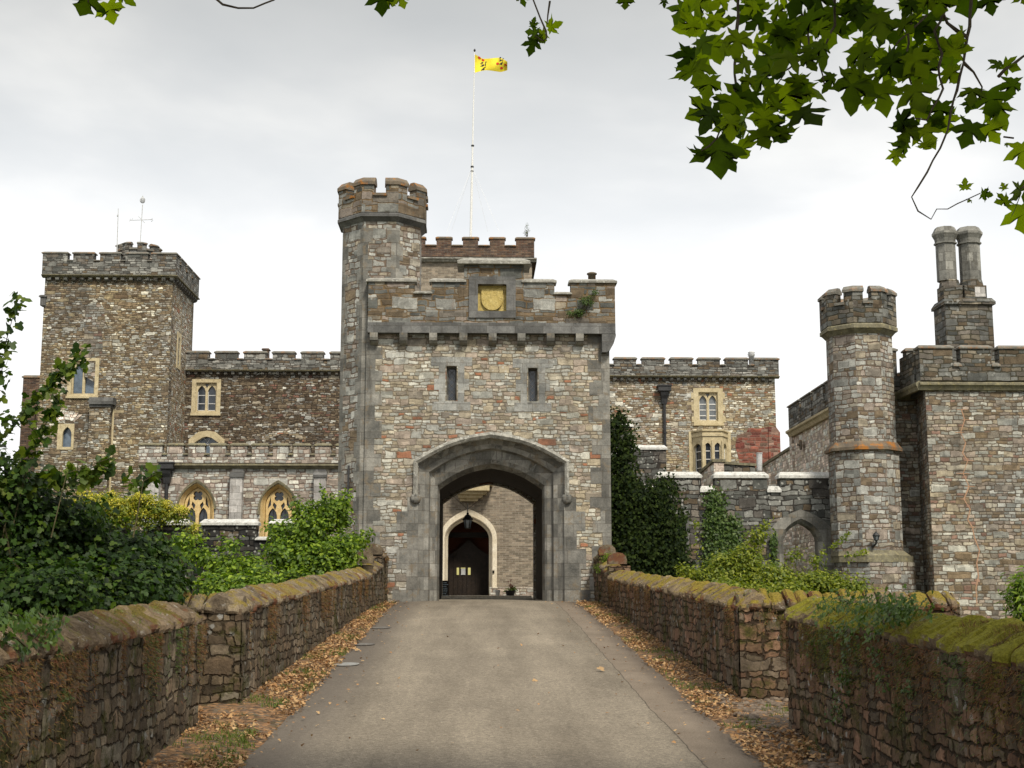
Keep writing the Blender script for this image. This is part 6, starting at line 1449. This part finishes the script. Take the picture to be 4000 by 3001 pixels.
q, cl = blob_leaves([(1993,2285,53,.10,.16,.08,90)], .09, T_LANCE, .03, 20, .4); leaf_mesh('red_shoots', q, leafmat('red_shoot', [(.20,.03,.03),(.30,.05,.04)], .2, tcol=(1,1,1)), pot)

# ================================================================== PLANE TREE overhead
tree = thing('plane_tree', (5.6, 3.0, 0), 'plane tree with lobed leaves hanging into the top of the view, densest upper right', 'tree')
m = MB(); m.tube([(5.6,3,-.3),(5.55,3.1,1.2),(5.5,3.3,3.2),(5.3,3.6,5.2),(5.0,4.0,7.6)], [.42,.34,.30,.26,.20], 14)
m.tube([(5.4,3.5,4.9),(4.9,4.6,5.9),(4.2,6.0,6.7),(3.4,7.4,7.2),(1.5,8.4,7.5),(-.6,8.8,7.6),(-3.2,8.8,7.5)], [.16,.13,.10,.085,.07,.05,.03], 10)
m.tube([(5.0,4.0,7.2),(3.0,5.0,8.2),(0.5,6.0,8.8)], [.18,.12,.05], 10); m.tube([(5.0,4.0,7.2),(6.5,6.0,8.2),(7.5,9.0,8.6)], [.16,.11,.05], 10)
m.build('trunk', M['bark'], tree, True)
TYd = 8.2
tw = MB()
def twig(pl_, r0=.014, r1=.005, Y=TYd):
    q = []; rj = random.Random(int(pl_[0][0]))
    for (a, b), (c, d) in zip(pl_, pl_[1:]):
        n = max(1, int(math.hypot(c-a, d-b)/38))
        for i in range(n): q.append((a+(c-a)*i/n+(rj.uniform(-5,5) if i else 0), b+(d-b)*i/n+(rj.uniform(-5,5) if i else 0)))
    q.append(pl_[-1]); pts = [P(a, b, Y) for a, b in q]; n = len(pts)-1
    t_ = MB(); t_.tube(pts, [(r0+(r1-r0)*i/n)*rj.uniform(.8,1.3) for i in range(n+1)], 6); t_.build('branch', M['bark'], tree, True)
twig([(3830,-500),(3810,-150),(3789,58),(3778,145),(3764,246),(3738,354),(3709,470),(3673,579),(3622,673),(3586,731),(3561,770),(3586,825),(3637,857),(3659,817),(3702,817),(3774,781),(3830,755)], .013, .003)
twig([(3764,246),(3803,282),(3836,340),(3829,391)], .01); twig([(3700,-100),(3690,40),(3650,120),(3680,210),(3666,268),(3684,347),(3644,420),(3622,470),(3560,460)], .012)
twig([(3100,-450),(3110,-100),(3108,10),(3150,100),(3160,200),(3080,270),(3020,300)], .016); twig([(2890,-200),(2880,100),(2870,250),(2875,330),(2840,440),(2800,540),(2740,590)], .013)
twig([(3300,-300),(3260,0),(3262,100),(3200,250),(3220,330)], .012); twig([(3500,-300),(3560,60),(3540,250),(3560,330)], .012)
twig([(2075,-300),(2083,0),(2110,70),(2133,122),(2135,150),(2120,160),(2090,140)], .009, .004); twig([(2148,5),(2140,60),(2137,95)], .006, .003)
twig([(700,-260),(780,-60),(870,18),(930,32),(990,32),(1070,0),(1120,-60)], .008, .005); twig([(3900,300),(3960,250),(4100,150),(4150,0)], .012); twig([(3960,540),(3920,535)], .006); twig([(4150,300),(4050,620),(4010,720),(3960,760)], .012)
twig([(3778,145),(3700,90),(3620,-80)], .012); twig([(3620,60),(3560,120),(3480,200)], .008)
twig([(350,-250),(345,-60),(345,10)], .006); twig([(1510,-200),(1500,-10)], .005); twig([(2460,-200),(2440,-5)], .005)
# connecting limbs above the picture
for (a, b), tgt in (((3830,-500),(3.4,7.4,7.2)), ((3100,-450),(1.5,8.4,7.5)), ((2075,-300),(.3,8.6,7.55)), ((700,-260),(-2.0,8.8,7.55)), ((350,-250),(-3.0,8.8,7.5)), ((2890,-200),(1.5,8.4,7.5)), ((3300,-300),(2.3,8.0,7.35)), ((3500,-300),(3.0,7.6,7.25)), ((4150,300),(4.2,6.0,6.7)), ((4150,0),(4.2,6.0,6.7)),((1510,-200),(-.6,8.8,7.6)),((2460,-200),(.9,8.5,7.55))):
    p0 = P(a, b, TYd); tw = MB(); tw.tube([p0, p0.lerp(Vector(tgt), .5)+Vector((0,0,-.05)), Vector(tgt)], [.014,.02,.03], 6); tw.build('branch', M['bark'], tree)
LV = []     # (px, py of the stalk end, size px, tip direction in degrees from straight down, depth)
LV += [(350,-25,150,-20,0),(420,10,120,25,.1),(470,-30,90,40,.2),(1490,-30,120,10,0),(1520,-20,100,-15,.1),(1560,-20,70,20,0),(2445,-10,75,0,0),(2594,0,36,0,0),(2035,-20,60,5,0),
       (2080,105,44,170,0),(2100,130,60,-100,.0),(2130,130,62,-60,0),(2140,110,70,110,.05),(2085,155,78,-12,0),(2090,145,50,60,0),
       (2800,540,190,5,0),(2780,420,150,-60,.1),(2740,590,90,-20,0),(2960,510,130,10,.1),(2990,480,150,50,.2),(3120,430,170,20,.0),(3060,330,190,15,.1),(3340,290,190,-15,.0),(3440,330,150,10,.1),(3250,290,90,-20,.1),(3560,330,150,20,0),(3590,250,140,30,.1),
       (2700,190,130,-10,0),(2720,240,140,5,.1),(2740,90,150,-60,0),(2680,20,110,-30,.1),(2830,700-100,100,30,.1),(2880,560,130,20,.2),(2760,560,60,10,.1),(3050,500,110,10,.2),(3150,330,120,-10,.1),
       (3500,470,110,70,0),(3560,490,120,-30,0),(3600,500,120,20,.1),(3540,560,90,-50,.1),(3620,480,100,60,.15),(3680,400,130,-10,0),(3690,450,120,10,.1),(3570,450,110,130,.1),(3610,560,80,10,0),(3500,590,70,0,.1),
       (3800,345,110,-10,0),(3790,395,60,-20,0),(3860,355,150,10,0),(3880,400,130,20,.1),(3800,480,130,-25,0),(3850,490,110,30,.1),(3910,260,70,-150,0),(3920,250,80,60,0),(3960,310,110,-10,.1),(3990,560,130,5,0),(3930,560,22,0,0),
       (3770,740,54,180,.0),(3790,780,26,-40,0),(3835,757,56,75,0),(3925,740,36,-160,0),(3940,780,80,-60,0),(3980,720,150,20,0),(3990,800,160,10,.1),(4020,700,180,40,.1),(3700,150,170,5,.1),(3760,110,150,-20,0),(3640,160,110,0,.1),(3760,-60,200,10,0),(3700,270,110,40,0),(3720,220,120,160,0),(3860,-20,110,10,0),(3990,-30,90,20,0),(3620,60,130,20,.1)]
rr = random.Random(21)
for (cx, cy, r, n) in ((2720,60,90,9),(2790,150,110,12),(2920,80,120,14),(3060,90,130,15),(3200,80,130,15),(3340,80,120,13),(3470,70,120,13),(3590,60,100,9),(2740,290,60,5),(2850,260,90,9),(2960,280,110,13),(3090,230,110,12),(3220,190,90,8),(3370,180,100,10),(3490,200,100,10),(3010,390,90,10),(2930,430,80,8),(2850,420,80,8),(2870,510,60,6),(3110,380,60,5),(3400,300,80,8),(3520,310,80,7),(3560,180,70,6),(3640,-30,100,8),(2900,-80,160,9),(3200,-80,160,9),(3500,-80,160,9)):
    for _ in range(n):
        a = rr.random()*6.283; q = r*rr.random()**.5; rr.random() < .52 and LV.append((cx+q*math.cos(a), cy-35+q*math.sin(a), rr.uniform(72,150), rr.gauss(0, 42), rr.uniform(-.5,.7)))
groups = {}
for i, (px, py, sz, ang, dd) in enumerate(LV):
    Y = TYd + dd; p = P(px, py, Y); d = Vector((p.x, p.y, p.z-CAMZ)).normalized()
    side = d.cross(Vector((0,0,1))).normalized(); upv = side.cross(d)
    a = R(ang); tip = (-upv*math.cos(a) + side*math.sin(a)); foreshort = rr.uniform(.0,.75)
    nn = (-d + Vector((rr.gauss(0,.33), rr.gauss(0,.2), -.25+rr.gauss(0,.45)))).normalized()
    if rr.random() < .07 and i > 60: nn = (side+Vector((0,0,rr.gauss(0,.4)))).normalized()
    groups.setdefault(i % 5, []).append((tuple(p), tuple(nn), sz/5200*Y*.78, tuple(tip)))
parts = []
for k, L_ in groups.items():
    p, n_, s_, u_ = [np.array([e[j] for e in L_]) for j in range(4)]
    parts.append(leaf_arrays(p, n_, s_, T_PLANES[k], up=u_*1.0, spin=.0))
# rest of the crown out of view, added to shade the foreground
cr = []
for (c, r, n) in (((3.4,6.2,7.4),(2.2,2.0,.9),1100),((0.6,6.6,8.6),(2.4,1.8,.8),800),((6.8,7.4,8.4),(2.0,2.2,1.0),900),((-2.6,7.2,7.6),(1.9,1.1,.5),400),((5.2,3.2,8.6),(2.5,2.0,1.2),900),((1.0,1.5,8.2),(3.5,1.6,.8),700),((-3.5,2.5,7.4),(2.2,2.5,.8),500)):
    d = unit(NR.normal(size=(n,3)))*NR.uniform(.2,1,(n,1))**.5; q = np.array(c)+d*np.array(r)
    cr.append(leaf_arrays(q, NR.normal(size=q.shape)*.6+np.array([0,0,1.]), .2*NR.uniform(.6,1.2,n), T_PLANES[n % 5], up=np.array([0,0,-.5])))
leaf_mesh('leaves', parts+cr, M['lf_plane'], tree, kind='stuff')

# ================================================================== LIGHT
W = bpy.data.worlds.new("World"); S.world = W; W.use_nodes = True; nt = W.node_tree; nt.nodes.clear()
class WN(NT):
    def __init__(s): s.t = nt; s.out = s.n('ShaderNodeOutputWorld')
w = WN(); tc = w.n('ShaderNodeTexCoord'); dx, dy, dz = w.sep(tc.outputs['Generated'])
sky = w.n('ShaderNodeTexSky', sky_type='NISHITA'); sky.sun_disc = False; sky.sun_elevation = R(48); sky.sun_rotation = R(160); sky.dust_density = 3
# project the view direction on a cloud layer for perspective-true clouds
dzc = w.ma('MAXIMUM', dz, .04)
cv = w.comb(w.ma('DIVIDE', dx, w.ma('ADD', dzc, .15)), w.ma('DIVIDE', dy, w.ma('ADD', dzc, .15)), 0)
n1 = w.noise(cv, 1.25, 6, .50, dist=.25); n2 = w.noise(w.comb(w.ma('ADD', dx, 4), dy, w.ma('MULTIPLY', dz, 2.2)), 2.6, 5, .5)
cl = w.ma('ADD', w.ma('MULTIPLY', n1, .6), w.ma('MULTIPLY', n2, .4))
base = w.ramp(dz, [(0, (1.05,1.05,1.04)), (.20, (1.03,1.03,1.025)), (.26, (.97,.975,.975)), (.33, (.80,.805,.80)), (.43, (.60,.60,.585)), (.7, (.8,.8,.79)), (1, (1.0,1.0,.98))])
shade = w.ramp(cl, [(.36, (1.24,1.235,1.22)), (.47, (1.07,1.07,1.065)), (.54, (.92,.935,.95)), (.66, (.79,.82,.85))])
k = w.rng(dz, .17, .30, .05, 1)
col = w.mix(1, base, w.mix(k, (1,1,1), shade), 'MULTIPLY')
bg1 = w.n('ShaderNodeBackground'); w.put(bg1.inputs[0], sky.outputs[0]); bg1.inputs[1].default_value = .05
bg2 = w.n('ShaderNodeBackground'); w.put(bg2.inputs[0], col); bg2.inputs[1].default_value = .84
ms = w.n('ShaderNodeMixShader'); ms.inputs[0].default_value = .95
nt.links.new(bg1.outputs[0], ms.inputs[1]); nt.links.new(bg2.outputs[0], ms.inputs[2]); nt.links.new(ms.outputs[0], w.out.inputs[0])
sd = bpy.data.lights.new('sun', 'SUN'); sd.energy = 2.9; sd.angle = R(10); sd.color = (1, .92, .78); so_ = bpy.data.objects.new('sun', sd); COL.objects.link(so_)
el, az = R(48), R(160)             # azimuth clockwise from +Y
dirv = Vector((math.sin(az)*math.cos(el), math.cos(az)*math.cos(el), math.sin(el)))
so_.rotation_euler = dirv.to_track_quat('Z', 'Y').to_euler(); so_.location = dirv*60
S.view_settings.view_transform = 'Standard'; S.view_settings.look = 'None'; S.view_settings.gamma = 1; S.view_settings.exposure = .40
S.render.engine = 'CYCLES'; S.cycles.max_bounces = 6; S.cycles.transparent_max_bounces = 6
